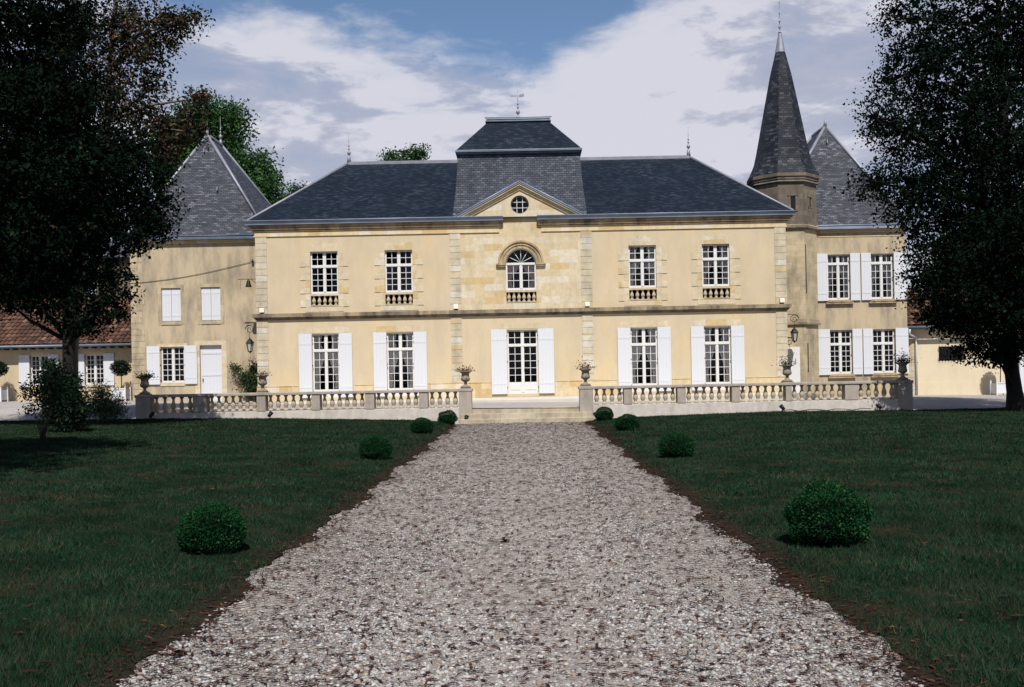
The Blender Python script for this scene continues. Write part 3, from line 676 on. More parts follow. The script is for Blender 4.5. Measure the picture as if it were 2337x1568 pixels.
window(house, 0, FY, UM, AW, 6.43 + AW / 2 - UM, 3, arch=True, curt='c_pink', name='arched_window')
window_balustrade(house, 0, FY, AW, UB, UM - .02, 6, None)
# stone surrounds: jamb strips with long-and-short teeth, flat-arch lintels (a few mm proud)
for x in GX:
    mb = MB()
    for s in (-1, 1):
        e = x + s * UW / 2
        for k in range(9):
            z0 = UB - .03 + k * .293; z1 = z0 + .293 - .008
            if z1 > UT + .12: break
            wd = .46 if k % 2 == 0 else .225
            mb.box(*sorted((e, e + s * wd)), FY - (.022 if k % 2 == 0 else .012), FY - .001, z0, min(z1, UT + .10))
    mb.prism_xz([(x - UW / 2, UT), (x + UW / 2, UT), (x + UW / 2, UT + .34), (x - UW / 2, UT + .34)], FY - .014, FY - .001)
    mb.prism_xz([(x - .14, UT - .0), (x + .14, UT - .0), (x + .2, UT + .42), (x - .2, UT + .42)], FY - .022, FY - .0145)
    mb.box(x - UW / 2 - .22, x + UW / 2 + .22, FY - .016, FY - .001, UB - .25, UB - .032)
    mb.build('window_surround', M['surround'], house)
    mb = MB(); mb.box(x - 1.05, x + 1.05, FY - .010, FY - .001, ZT + .03, ZT + .30); mb.build('lintel', M['surround'], house)
mb = MB(); mb.box(-1.0, 1.0, FY - .010, FY - .001, ZT + .06, ZT + .30); mb.build('lintel', M['surround'], house)
# hood mould of the arched window
mb = MB(); n = 28
for r0, r1, pr in ((.66, .80, .035), (.80, .92, .07), (.92, 1.0, .12)):
    for i in range(n):
        a, b = PI * i / n, PI * (i + 1) / n; P = lambda rr, t, yy: (rr * math.cos(t), yy, 6.43 + rr * math.sin(t))
        y0 = FY - pr
        mb.face([P(r0, b, y0), P(r0, a, y0), P(r1, a, y0), P(r1, b, y0)]); mb.face([P(r1, a, y0), P(r1, a, FY), P(r1, b, FY), P(r1, b, y0)]); mb.face([P(r0, a, y0), P(r0, b, y0), P(r0, b, FY), P(r0, a, FY)])
for s in (-1, 1):
    mb.box(*sorted((s * .66, s * 1.04)), FY - .10, FY - .001, 6.30, 6.36); mb.box(*sorted((s * .66, s * 1.08)), FY - .13, FY - .001, 6.362, 6.428)
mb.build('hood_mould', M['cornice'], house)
for x0, x1 in ((-11.56, -11.07), (-3.10, -2.62), (2.62, 3.10), (11.07, 11.56)):
    o = abs(x0) > 5
    quoins(house, x0, x1, FY, 4.45, 7.80, ret=FY + .45 if o else None); quoins(house, x0, x1, FY, 1.30, 4.16, ret=FY + .45 if o else None)
# string course
mb = MB(); mb.box(-11.72, 11.72, FY - .16, FY + .5, 4.28, 4.44); mb.box(-11.65, 11.65, FY - .10, FY + .48, 4.215, 4.279); mb.box(-11.60, 11.60, FY - .05, FY + .46, 4.165, 4.214)
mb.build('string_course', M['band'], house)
# frieze bead, cornice and zinc gutter, broken in the middle by the pediment bay
for s in (-1, 1):
    mb = MB(); c = MB(); zg = MB()
    X = lambda a, b: sorted((s * a, s * b))
    mb.box(*X(.92, 11.62), FY - .045, FY + .4, 7.80, 7.845); mb.box(*X(.92, 11.59), FY - .018, FY + .4, 7.846, 8.02)
    c.box(*X(.80, 11.66), FY - .06, FY + .5, 8.021, 8.10); c.box(*X(.77, 11.74), FY - .11, FY + .5, 8.101, 8.20); c.box(*X(.75, 11.84), FY - .17, FY + .5, 8.201, 8.30)
    for w0, (x0, x1) in ((0, X(.73, 11.95)),):
        zg.prism_xz([(x0, 8.301), (x1, 8.301), (x1, 8.315), (x0, 8.315)], FY - .24, FY + .5)
        vs = [(x0, FY - .20, 8.316), (x1, FY - .20, 8.316), (x1, FY - .27, 8.46), (x0, FY - .27, 8.46), (x0, FY - .1, 8.316), (x1, FY - .1, 8.316), (x1, FY - .1, 8.48), (x0, FY - .1, 8.48)]
        zg.idx(vs, [(0, 1, 2, 3), (3, 2, 6, 7), (0, 3, 7, 4), (1, 5, 6, 2), (0, 4, 5, 1)])
        zg.tube([(x0, FY - .272, 8.465), (x1, FY - .272, 8.465)], .02, 8)
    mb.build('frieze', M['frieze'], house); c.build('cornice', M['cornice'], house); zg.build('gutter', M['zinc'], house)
# base course
blk = sorted([(x - GW / 2 - .62, x + GW / 2 + .62) for x in GX] + [(-1.4, 1.4)]); cur = -11.6
for a, b in blk + [(11.6, 11.6)]:
    if a > cur: mb = MB(); mb.box(cur, a, FY - .028, FY - .001, .46, 1.26); mb.box(cur, a, FY - .045, FY - .001, 1.261, 1.29); mb.build('base_course', M['frieze'], house)
    cur = b
# pediment with oculus
PXF, PZ, PZF = 2.92, 9.98, 8.44; sl = (PZ - PZF) / PXF
mb = MB(); OZ, OR = 9.0, .40
xs = sorted({-PXF + .05, PXF - .05, 0, *[OR * math.cos(PI * i / 16) for i in range(17)], -1.6, 1.6})
for a, b in zip(xs, xs[1:]):
    zt = lambda x: PZ - .06 - sl * abs(x)
    if abs((a + b) / 2) < OR:
        ca, cb = [math.sqrt(max(0, OR * OR - t * t)) for t in (a, b)]
        mb.face([(a, FY, 8.421), (b, FY, 8.421), (b, FY, OZ - cb), (a, FY, OZ - ca)]); mb.face([(a, FY, OZ + ca), (b, FY, OZ + cb), (b, FY, zt(b)), (a, FY, zt(a))])
        mb.face([(a, FY, OZ - ca), (b, FY, OZ - cb), (b, FY + .25, OZ - cb), (a, FY + .25, OZ - ca)]); mb.face([(b, FY, OZ + cb), (a, FY, OZ + ca), (a, FY + .25, OZ + ca), (b, FY + .25, OZ + cb)])
    else: mb.face([(a, FY, 8.421), (b, FY, 8.421), (b, FY, zt(b)), (a, FY, zt(a))])
mb.cur = 1
for s in (-1, 1):
    def par(t0, t1, y0, xe=PXF):
        p = [(s * xe, PZ - sl * xe - t0), (0, PZ - t0), (0, PZ - t1), (s * (xe - (t1 - t0) / sl), PZ - sl * xe - t0)]
        mb.prism_xz(p[::-1] if s > 0 else p, y0, FY - .001) if True else None
    mb.cur = 1; par(.075, .16, FY - .16); par(.161, .25, FY - .10); par(.251, .34, FY - .05)
mb.build('pediment', [M['ashlar'], M['frieze']], house)
mb = MB()
for s in (-1, 1):
    p = [(s * (PXF + .12), PZF - .075), (0, PZ), (0, PZ - .074), (s * (PXF + .12 - .074 / sl), PZF - .075)]
    mb.prism_xz(p[::-1] if s > 0 else p, FY - .20, FY + 2.4)
    mb.tube([(s * (PXF + .12), FY - .20, PZF - .06), (0, FY - .20, PZ + .01)], .028, 6)
mb.build('pediment_roof', M['zinc'], house)
mb = MB(); g = MB()
mb.lathe([(.40, 0), (.40, .06), (.355, .06), (.355, 0)], 0, 0, 32); mb.v = [(a, FY + .10 + c, OZ + b) for a, b, c in mb.v]; mb.f = [f for f in mb.f if len(f) == 4]; mb.mi = mb.mi[:len(mb.f)]; mb.smooth = mb.smooth[:len(mb.f)]
for t in (-.125, .125):
    hw = math.sqrt(.36 ** 2 - t * t); mb.box(t - .012, t + .012, FY + .11, FY + .13, OZ - hw, OZ + hw); mb.box(-hw, hw, FY + .131, FY + .15, OZ + t - .012, OZ + t + .012)
oc = mb.build('oculus_window', M['paint_frame'], house)
g.face([(.37 * math.cos(2 * PI * i / 32), FY + .14, OZ + .37 * math.sin(2 * PI * i / 32)) for i in range(32)]); g.build('pane', M['glass'], oc)
mb = MB(); mb.box(-.6, .6, FY + .25, FY + .29, OZ - .45, OZ + .45); mb.build('attic_shade_panel', M['dark'], house)  # black panel behind the oculus, attic darkness put into its colour
# roofs
RY, RZ, RX = 48.5, 12.02, 8.27; EY, EZ, EX = FY - .16, 8.47, 11.86; EB = BK + .36
mb = MB(); 
PC = FY + .30; kz = (RZ - EZ) / (RY - EY)                                     # the front slope is notched behind the pediment
for s in (-1, 1):
    q = [(s * 2.95, EY, EZ), (s * EX, EY, EZ), (s * RX, RY, RZ), (s * 2.95, RY, RZ)]; mb.face(q if s > 0 else q[::-1])
mb.face([(-2.95, PC, EZ + kz * (PC - EY)), (2.95, PC, EZ + kz * (PC - EY)), (2.95, RY, RZ), (-2.95, RY, RZ)])
mb.face([(EX, EY, EZ), (EX, EB, EZ), (RX, RY, RZ)]); mb.face([(-EX, EB, EZ), (-EX, EY, EZ), (-RX, RY, RZ)]); mb.face([(EX, EB, EZ), (-EX, EB, EZ), (-RX, RY, RZ), (RX, RY, RZ)])
mb.face([(EX, EY, EZ - .02), (-EX, EY, EZ - .02), (-EX, EB, EZ - .02), (EX, EB, EZ - .02)])
roof = mb.build('roof', M['slate'], house)
mb = MB(); mb.prism_xz([(-RX - .05, RZ - .12), (RX + .05, RZ - .12), (RX, RZ + .06), (-RX, RZ + .06)], RY - .13, RY + .13)
for s in (-1, 1):
    for ye in (EY, EB): mb.tube([(s * EX, ye, EZ + .02), (s * RX, RY, RZ + .02)], .075, 4)
mb.build('ridge_capping', M['lead'], roof)
for s in (-1, 1): finial(roof, s * RX, RY, RZ + .04, 1.45)
mb = MB(); prof = [(2.98, 43.66, 49.7, 8.46), (2.86, 43.80, 49.45, 9.3), (2.76, 43.93, 49.2, 10.3), (2.69, 44.05, 49.0, 11.36)]
for a, b in zip(prof, prof[1:]): mb.frus((-a[0], a[0], a[1], a[2]), a[3], (-b[0], b[0], b[1], b[2]), b[3], False)
mans = mb.build('mansard_roof', M['slate_mans'], house)
mb = MB(); mb.box(-2.74, 2.74, 43.94, 49.06, 11.365, 11.43); mb.box(-2.80, 2.80, 43.86, 49.14, 11.431, 11.53); mb.box(-1.50, 1.50, 45.52, 47.4, 13.17, 13.23); mb.box(-1.46, 1.46, 45.58, 47.34, 13.231, 13.33)
mb.tube([(-1.53, 45.5, 13.345), (1.53, 45.5, 13.345)], .03, 8)
mb.build('roof_moulding', M['zinc_dark'], mans, bevel=.02)
mb = MB(); mb.frus((-2.76, 2.76, 43.90, 49.10), 11.532, (-1.40, 1.40, 45.62, 47.30), 13.168, False); mb.build('upper_roof', M['slate'], mans)
finial(mans, 0, 46.45, 13.33, 1.55, vane=True)

# kerbed slab before the house
mb = MB(); mb.box(-11.9, 11.9, 40.0, FY - .05, .2, .60); tag(mb.build('terrace_slab', M['slab'], bevel=.015), kind='structure')

# ------------------------------------------------------------------ the two pavilion wings
def wing(s, wy, label, holes, m):
    w = empty('pavilion_wing', (s * 14.7, wy, .4), label, 'wing', 'end wings with steep hipped roofs')
    mb = MB(); x0, x1 = sorted((s * 11.56, s * 17.8))
    wall(mb, x0, x1, .0, 8.06, wy, holes, .28); bk = 54.5
    mb.face([(x0, bk, .0), (x0, wy, .0), (x0, wy, 8.06), (x0, bk, 8.06)]); mb.face([(x1, wy, .0), (x1, bk, .0), (x1, bk, 8.06), (x1, wy, 8.06)]); mb.face([(x1, bk, 0), (x0, bk, 0), (x0, bk, 8.06), (x1, bk, 8.06)])
    mb.build('wall', M[m], w)
    mb = MB(); mb.box(x0 + .1, x1 - .1, wy + 1.3, wy + 1.4, .2, 8.0); mb.box(x0 + .1, x1 - .1, wy + .29, wy + 1.3, 3.9, 4.0); mb.build('dark_room_backing', M['dark'], w)  # near-black backdrop standing in for the wing's unlit rooms
    cx, yr0, yr1, zr = s * 14.7, wy + 1.67, wy + 3.75, 13.2
    mb = MB(); a = (cx - 3.35, cx + 3.35, wy - .22, bk + .3); b = (cx - 2.95, cx + 2.95, wy + .02, bk); c2 = (cx - 2.75, cx + 2.75, wy + .02, bk - .1)
    mb.frus(a, 8.16, b, 8.62, True)
    bl = [(b[0], b[2], 8.62), (b[1], b[2], 8.62), (b[1], b[3], 8.62), (b[0], b[3], 8.62)]; f, k = (cx, yr0, zr), (cx, yr1, zr)
    mb.face([bl[0], bl[1], f]); mb.face([bl[1], bl[2], k, f]); mb.face([bl[2], bl[3], k]); mb.face([bl[3], bl[0], f, k])
    rf = mb.build('roof', M['slate_old'], w)
    mb = MB()
    for p, q in ((bl[0], f), (bl[1], f), (bl[2], k), (bl[3], k), (f, k)): mb.tube([p, q], .085, 4)
    for p, q in zip([(a[0], a[2], 8.16), (a[1], a[2], 8.16), (a[1], a[3], 8.16), (a[0], a[3], 8.16)], bl): mb.tube([p, q], .085, 4)
    mb.lathe([(.1, 0), (.05, .3), (.008, .34), (.005, .7)], cx, yr0, 10, zr - .05)
    for dx, zz, yy in ((-.05, 12.3, wy + 1.33), (-.95, 10.3, wy + .6), (.75, 10.35, wy + .62)):
        mb.box(cx + dx - .03, cx + dx + .03, yy - .1, yy + .1, zz, zz + .16)
    mb.build('hip_capping', M['lead'], rf)
    if s < 0: finial(rf, cx, yr1, zr - .08, 1.5)
    mb = MB(); mb.box(cx - 3.36, cx + 3.36, wy - .23, wy + .2, 8.0, 8.158); mb.tube([(cx - 3.37, wy - .235, 8.165), (cx + 3.37, wy - .235, 8.165)], .025, 8); mb.build('gutter', M['zinc_dark' if s < 0 else 'zinc'], w)
    mb = MB(); mb.box(x0 - (.1 if s < 0 else 0), x1 + (.1 if s > 0 else 0), wy - .12, wy + .3, 7.93, 7.999); mb.box(x0 - (.05 if s < 0 else 0), x1 + (.05 if s > 0 else 0), wy - .05, wy + .3, 7.84, 7.929); mb.build('cornice', M['frieze'], w)
    return w
def surround(mb, x0, x1, z0, z1, y, t, proud=.012):
    mb.box(x0 - t, x0, y - proud, y - .001, z0 - t, z1 + t); mb.box(x1, x1 + t, y - proud, y - .001, z0 - t, z1 + t)
    mb.box(x0, x1, y - proud, y - .001, z1, z1 + t); mb.box(x0, x1, y - proud - .02, y - .001, z0 - t, z0)
LY = 45.4
hl = [(-16.42, -15.54, 4.32, 5.83), (-14.62, -13.73, 4.32, 5.84), (-16.5, -15.43, 1.52, 3.16), (-14.72, -13.72, .62, 3.2)]
wl = wing(-1, LY, 'ochre left wing with two closed white shutters upstairs and stained plaster', hl, 'stucco_wing')
for h in hl[:2]: mb = MB(); surround(mb, *h, LY, .16); mb.build('window_surround', M['tower'], wl)
mb = MB(); surround(mb, *hl[2], LY, .15); mb.build('window_surround', M['surround'], wl)
mb = MB(); mb.box(-14.95, -14.72, LY - .012, LY - .001, .6, 3.4); mb.box(-13.72, -13.49, LY - .012, LY - .001, .6, 3.4); mb.box(-14.72, -13.72, LY - .012, LY - .001, 3.2, 3.4); mb.build('door_surround', M['surround'], wl)
for h in hl[:2]:
    m_ = (h[0] + h[1]) / 2
    shutter(wl, h[0], m_, LY + .12, h[2] + .02, h[3] - .02, -1); shutter(wl, m_, h[1], LY + .12, h[2] + .02, h[3] - .02, 1)
window(wl, -15.965, LY, 1.52, 1.07, 1.64, 6, curt=None, label='ground floor window of small panes')
shutter(wl, -17.12, -16.52, LY, 1.45, 3.2, 1); shutter(wl, -15.41, -14.83, LY, 1.45, 3.2, -1)
mb = MB(); mb.box(-14.72, -13.72, LY + .12, LY + .17, .62, 3.2)
for z in (.95, 1.8, 2.8): mb.box(-14.66, -13.78, LY + .105, LY + .1195, z, z + .1)
d_ = mb.build('door', M['paint'], wl); mb = MB(); mb.box(-14.64, -14.60, LY + .07, LY + .105, 1.55, 1.68); mb.build('handle', M['iron'], d_)
mb = MB()
for k in range(26):
    z = .7 + k * .275; wd = random.choice([.32, .5, .42, .6]); mb.box(-17.815, -17.8 + wd, LY - .014, LY + .2, z, z + .262)
mb.build('quoins', M['tower'], wl)

RYW = 46.0
hr = [(14.16, 15.19, 4.76, 6.85), (16.15, 17.20, 4.76, 6.85), (14.20, 15.23, 1.34, 3.36), (16.18, 17.22, 1.34, 3.36)]
wr = wing(1, RYW, 'ochre right wing beside the tower with four curtained windows and open white shutters', hr, 'stucco_wing')
for i, h in enumerate(hr):
    cx = (h[0] + h[1]) / 2
    if i < 2: window(wr, cx, RYW, h[2], 1.03, h[3] - h[2], 5, 1.66, 1, cols=2, curt='c_grey', label='upper window with pale tied curtains')
    else: window(wr, cx, RYW, h[2], 1.03, h[3] - h[2], 5, 1.36, 2, curt=None, label='ground floor window of dark panes')
    l, r_ = (.60, .46) if i % 2 == 0 else (.46, .60)
    shutter(wr, h[0] - l, h[0] - .0, RYW, h[2] - .05, h[3] + .04, 1); shutter(wr, h[1], h[1] + r_, RYW, h[2] - .05, h[3] + .04, -1)
for h in hr:
    mb = MB(); mb.box(h[0] - .12, h[1] + .12, RYW - .13, RYW - .001, h[2] - .20, h[2] - .12); mb.box(h[0] - .05, h[1] + .05, RYW - .15, RYW - .001, h[2] - .119, h[2] - .055)
    mb.build('window_sill', M['cornice'], wr)
mb = MB(); mb.box(11.56, 17.8, RYW - .02, RYW - .001, 7.66, 7.70); mb.build('string_course', M['frieze'], wr)

# ------------------------------------------------------------------ stair tower
TX, TY = 12.22, 46.2; RI = 1.36; RC = RI / math.cos(PI / 8); O8 = PI / 8
tw = empty('stair_tower', (TX, TY, .3), 'octagonal stone stair tower with tall slate spire between house and right wing', 'tower')
def octa(mb, prof): mb.lathe([(r / math.cos(PI / 8), z) for r, z in prof], TX, TY, 8, 0, O8, False)
mb = MB(); octa(mb, [(RI, .1), (RI, 7.9)]); mb.build('shaft', M['tower'], tw)
mb = MB(); octa(mb, [(RI + .10, 3.60), (RI + .10, 3.70), (RI + .06, 3.72), (RI + .02, 3.84)]); mb.build('string_course', M['band'], tw)
mb = MB(); octa(mb, [(RI + .03, 7.90), (RI + .12, 7.96), (RI + .12, 8.06), (RI + .03, 8.12)]); mb.build('string_course', M['band'], tw)
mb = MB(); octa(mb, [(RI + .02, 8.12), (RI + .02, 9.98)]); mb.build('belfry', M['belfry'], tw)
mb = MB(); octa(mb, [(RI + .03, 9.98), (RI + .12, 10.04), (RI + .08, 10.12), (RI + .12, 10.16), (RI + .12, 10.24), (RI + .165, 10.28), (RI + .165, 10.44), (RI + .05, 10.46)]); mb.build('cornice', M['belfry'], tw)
def face_box(mb, k, off, hw, z0, z1, y0, y1):
    a = -PI / 2 + k * PI / 4; n_ = Vector((math.cos(a), math.sin(a), 0)); t = Vector((-n_.y, n_.x, 0)); c = Vector((TX, TY, 0))
    vs = []
    for z in (z0, z1):
        for p, q in ((off - hw, y1), (off + hw, y1), (off + hw, y0), (off - hw, y0)): vs.append(c + t * p + n_ * (RI + q) + Vector((0, 0, z)))
    mb.idx(vs, [(0, 1, 5, 4), (1, 2, 6, 5), (2, 3, 7, 6), (3, 0, 4, 7), (4, 5, 6, 7), (3, 2, 1, 0)])
for k, off, z0, z1, hw in ((0, .08, 8.75, 9.35, .11), (1, -.05, 8.95, 9.32, .07), (-1, 0, 8.95, 9.3, .12), (1, -.46, 5.0, 7.2, .035), (1, -.42, 1.45, 2.75, .04)):
    b0 = .02 if z0 > 8.1 else 0; mb = MB(); sd_ = MB()
    face_box(mb, k, off, hw, z0, z1, -.1, b0 + .004)
    for s in (-1, 1): face_box(sd_, k, off + s * (hw + .05), .05, z0 - .05, z1 + .05, -.05, b0 + .03) if hw > .06 else None
    if hw > .06: face_box(sd_, k, off, hw + .13, z1 + .05, z1 + .13, -.05, b0 + .05)
    mb.build('slit_window', M['dark'], tw)
    if sd_.v: sd_.build('slit_surround', M['belfry'], tw)
mb = MB(); face_box(mb, 0, .0, .26, .3, 2.28, -.05, .025); face_box(mb, 0, 0, .26, 2.285, 2.6, -.05, .012); td = mb.build('tower_door', M['paint_frame'], tw)
sp_prof = [(1.57, 10.44), (1.47, 10.62), (1.36, 10.85), (1.24, 11.15), (1.13, 11.65), (.99, 12.4), (.735, 13.8), (.47, 15.2), (.20, 16.35)]
mb = MB(); octa(mb, [(r * .975, z) for r, z in sp_prof]); spire = mb.build('spire', M['slate_spire'], tw)
mb = MB(); octa(mb, [(.225, 16.15), (.195, 16.42), (.07, 17.15), (.05, 17.2)])
mb.lathe([(.09, 17.2), (.03, 17.26), (.025, 17.4), (.07, 17.46), (.03, 17.52), (.02, 17.7), (.06, 17.74), (.02, 17.78), (.015, 18.1), (.04, 18.13), (.012, 18.16), (.010, 18.6), (.03, 18.62), (.008, 18.65), (.004, 19.6)], TX, TY, 8)
mb.build('spire_finial', M['lead'], tw)

# ------------------------------------------------------------------ low outbuildings with roman tiles
def tile_roof(parent, x0, x1, y0, z0, y1, z1, pitch=.235, course=.36):
    nx = int((x1 - x0) / pitch); Ls = math.hypot(y1 - y0, z1 - z0); ny = int(Ls / course); d = Vector((0, (y1 - y0) / Ls, (z1 - z0) / Ls)); n_ = Vector((0, -d.z, d.y))
    V, Fc = [], []
    for i in range(nx):
        cx = x0 + (i + .5) * pitch
        for j in range(ny + 1):
            s0 = j * course - .04 + random.uniform(-.015, .015); s1 = s0 + course + .07; r0, r1 = .112, .092; jx = random.uniform(-.012, .012); dz = random.uniform(0, .014); b = len(V)
            for s_, r_, lift in ((s0, r0, .032), (s1, r1, .0)):
                for k in range(6):
                    a = PI * k / 5; V.append(Vector((cx + jx + r_ * math.cos(a), y0, z0)) + d * s_ + n_ * (r_ * .75 * math.sin(a) + lift + dz))
            for k in range(5): Fc.append((b + k, b + k + 1, b + 7 + k, b + 6 + k)[::-1])
    o = np_obj('roof', np.array([tuple(v) for v in V]), np.array(Fc), M['tile'], parent, smooth=True)
    mb = MB(); mb.idx([(x0, y0, z0 - .02), (x1, y0, z0 - .02), (x1, y1, z1 - .02), (x0, y1, z1 - .02), (x0, 2 * y1 - y0, z0 - .02), (x1, 2 * y1 - y0, z0 - .02)], [(0, 1, 2, 3), (3, 2, 5, 4), (0, 3, 4), (1, 5, 2), (0, 4, 5, 1)]); mb.build('roof_deck', M['soil'], o)
    mb = MB()
    for k in range(int((x1 - x0) / .4)): mb.tube([(x0 + k * .4, y1, z1 + .04), (x0 + k * .4 + .43, y1, z1 + .06)], [.10, .12], 8)
    mb.build('ridge_tiles', M['tile'], o)
    return o
OY = 47.7
ob = empty('outbuilding', (-26, OY, .7), 'low outbuilding with red tiled roof and small paned windows at far left', 'outbuilding', 'low tiled outbuildings')
hs = [(-23.6, -22.72, 1.50, 2.95), (-20.97, -20.07, 1.50, 2.95), (-26.6, -25.7, 1.5, 2.95)]
mb = MB(); wall(mb, -34, -17.85, .2, 3.42, OY, hs, .25); mb.face([(-34, 54, .2), (-34, OY, .2), (-34, OY, 3.42), (-34, 54, 3.42)]); mb.face([(-17.85, 54, .2), (-34, 54, .2), (-34, 54, 3.42), (-17.85, 54, 3.42)]); mb.build('wall', M['stucco_low'], ob)
mb = MB(); mb.box(-33.9, -17.9, OY + 1.2, OY + 1.3, .3, 3.3); mb.build('dark_room_backing', M['dark'], ob)  # dark sheet behind the panes in place of interior shade
for h in hs: mb = MB(); surround(mb, *h, OY, .14); mb.build('window_surround', M['surround'], ob)
for h in hs:
    window(ob, (h[0] + h[1]) / 2, OY, h[2], h[1] - h[0], h[3] - h[2], 6)
    shutter(ob, h[0] - .52, h[0], OY, h[2] - .06, h[3] + .04, 1); shutter(ob, h[1], h[1] + .52, OY, h[2] - .06, h[3] + .04, -1)
tile_roof(ob, -34.3, -17.85, OY - .45, 3.42, OY + 3.3, 5.75)
mb = MB(); mb.tube([(-34.3, OY - .52, 3.36), (-17.9, OY - .52, 3.36)], .07, 10); mb.build('gutter', M['zinc_dark'], ob)
for k in range(38): mb = MB(); mb.box(-33.9 + k * .42, -33.82 + k * .42, OY - .42, OY, 3.22, 3.33); mb.build('rafter', M['stem'], ob)
PY = 46.6
og = empty('outbuilding', (22, PY, .3), 'low cream outbuilding with barred window behind the tree at far right', 'outbuilding', 'low tiled outbuildings')
hb = [(19.48, 20.65, 1.84, 2.52)]
mb = MB(); wall(mb, 17.81, 32, 0, 3.5, PY, hb, .25); mb.face([(32, PY, 0), (32, 53, 0), (32, 53, 3.5), (32, PY, 3.5)]); mb.face([(32, 53, 0), (17.81, 53, 0), (17.81, 53, 3.5), (32, 53, 3.5)]); mb.build('wall', M['stucco_pale'], og)
mb = MB(); mb.box(17.9, 31.9, PY + .9, PY + 1.0, .1, 3.4); mb.build('dark_room_backing', M['dark'], og)
quoins(og, 17.82, 18.32, PY, .25, 3.1)
tile_roof(og, 17.82, 32.2, PY - .4, 3.5, PY + 3.2, 5.3)
mb = MB(); mb.tube([(17.82, PY - .47, 3.42), (32.2, PY - .47, 3.42)], .07, 10); mb.build('gutter', M['zinc_dark'], og)
mb = MB(); mb.tube([(17.95, PY - .47, 3.34), (17.95, PY - .44, 3.1), (18.36, PY - .12, 2.98), (18.38, PY - .1, 2.7), (18.38, PY - .1, .25)], .05, 8); mb.build('downpipe', M['planter'], og)
mb = MB()
for k in range(9): xx = 19.48 + 1.17 * k / 8; mb.tube([(xx, PY - .06, 1.78), (xx, PY - .06, 2.58)], .011, 5)
for z in (1.95, 2.4): mb.box(19.42, 20.71, PY - .075, PY - .05, z, z + .03)
bw_ = mb.build('window_bars', M['iron'], og)
mb = MB(); mb.face([(19.48, PY + .2, 1.84), (20.65, PY + .2, 1.84), (20.65, PY + .2, 2.52), (19.48, PY + .2, 2.52)]); mb.build('pane', M['glass'], bw_)
mb = MB(); mb.box(18.4, 32, PY - .03, PY - .001, .1, .85); mb.build('base_course', M['stucco_pale'], og)
for k in range(2): mb = MB(); mb.box(23.2 + k * 1.3, 24.48 + k * 1.3, PY - .10, PY - .04, .25, 2.85); mb.build('garage_door', M['paint'], og)
# rear wall beyond the left wing; the dark stone colour stands in for its shade
rb = empty('rear_building', (-19.3, 55, .6), 'rear wall of a taller building behind the left wing, shade painted into its grey', 'building')
mb = MB(); mb.box(-22.0, -17.85, 51.5, 60, .3, 8.0); mb.build('wall', M['belfry'], rb)
mb = MB(); mb.frus((-22.3, -17.82, 51.2, 60.3), 8.0, (-20.2, -19.6, 54, 58), 10.4, True); mb.build('roof', M['slate_old'], rb)

# ------------------------------------------------------------------ steps and balustrade
st = MB()
st.box(-1.98, 2.16, 33.60, 34.3, .2, .478); st.box(-2.10, 2.28, 33.30, 33.61, .1, .315); st.box(-2.16, 2.34, 32.98, 33.31, -.1, .15)
tag(st.build('stone_steps', M['step'], org=(0, 33.3, 0), bevel=.012), 'three wide worn stone steps between the two balustrades', 'steps')
BY = 33.45; sB = BY / FPX
BMbig = bal_mesh(.525)
def balustrade(sgn, posts, counts, label):
    xs = [sgn * abs(a) * sB for p in posts for a in p]; lo, hi = min(xs), max(xs)
    b = empty('balustrade', ((lo + hi) / 2, BY, .3), label, 'balustrade', 'stone balustrades before the house')
    mb = MB(); mb.box(lo + .01, hi - .01, BY - .03, BY + .33, -.1, .54); mb.build('plinth', M['plinth'], b, bevel=.01)
    mb = MB(); mb.box(lo - .03, hi + .03, BY - .075, BY + .375, 1.068, 1.165); mb.build('coping', M['bal'], b, bevel=.018)
    pr = [sorted((sgn * p[0] * sB, sgn * p[1] * sB)) for p in posts]
    for i, (a, c) in enumerate(pr):
        big = i in (0, len(pr) - 1); mb = MB(); e = .05 if big else 0
        mb.box(a, c, BY - .045 - e * .3, BY + .345 + e * .3, -.1 if big else .545, 1.067); mb.build('post', M['bal'], b, bevel=.008)
    for i, n in enumerate(counts):
        a = pr[i][1] if sgn > 0 else pr[i + 1][1]; c = pr[i + 1][0] if sgn > 0 else pr[i][0]
        for k in range(n): inst('baluster', BMbig, b, (a + (c - a) * (k + .5) / n, BY + .15, .542))
    return b
balustrade(-1, [(118, 147), (218, 238), (340, 361), (464, 483), (588, 608), (722, 754), (850, 884)], [4, 6, 6, 6, 7, 5], 'grey stone balustrade left of the steps')
balustrade(1, [(128, 159), (229, 248), (351, 370), (475, 494), (598, 612), (733, 764), (853, 887)], [4, 6, 6, 6, 7, 5], 'grey stone balustrade right of the steps')

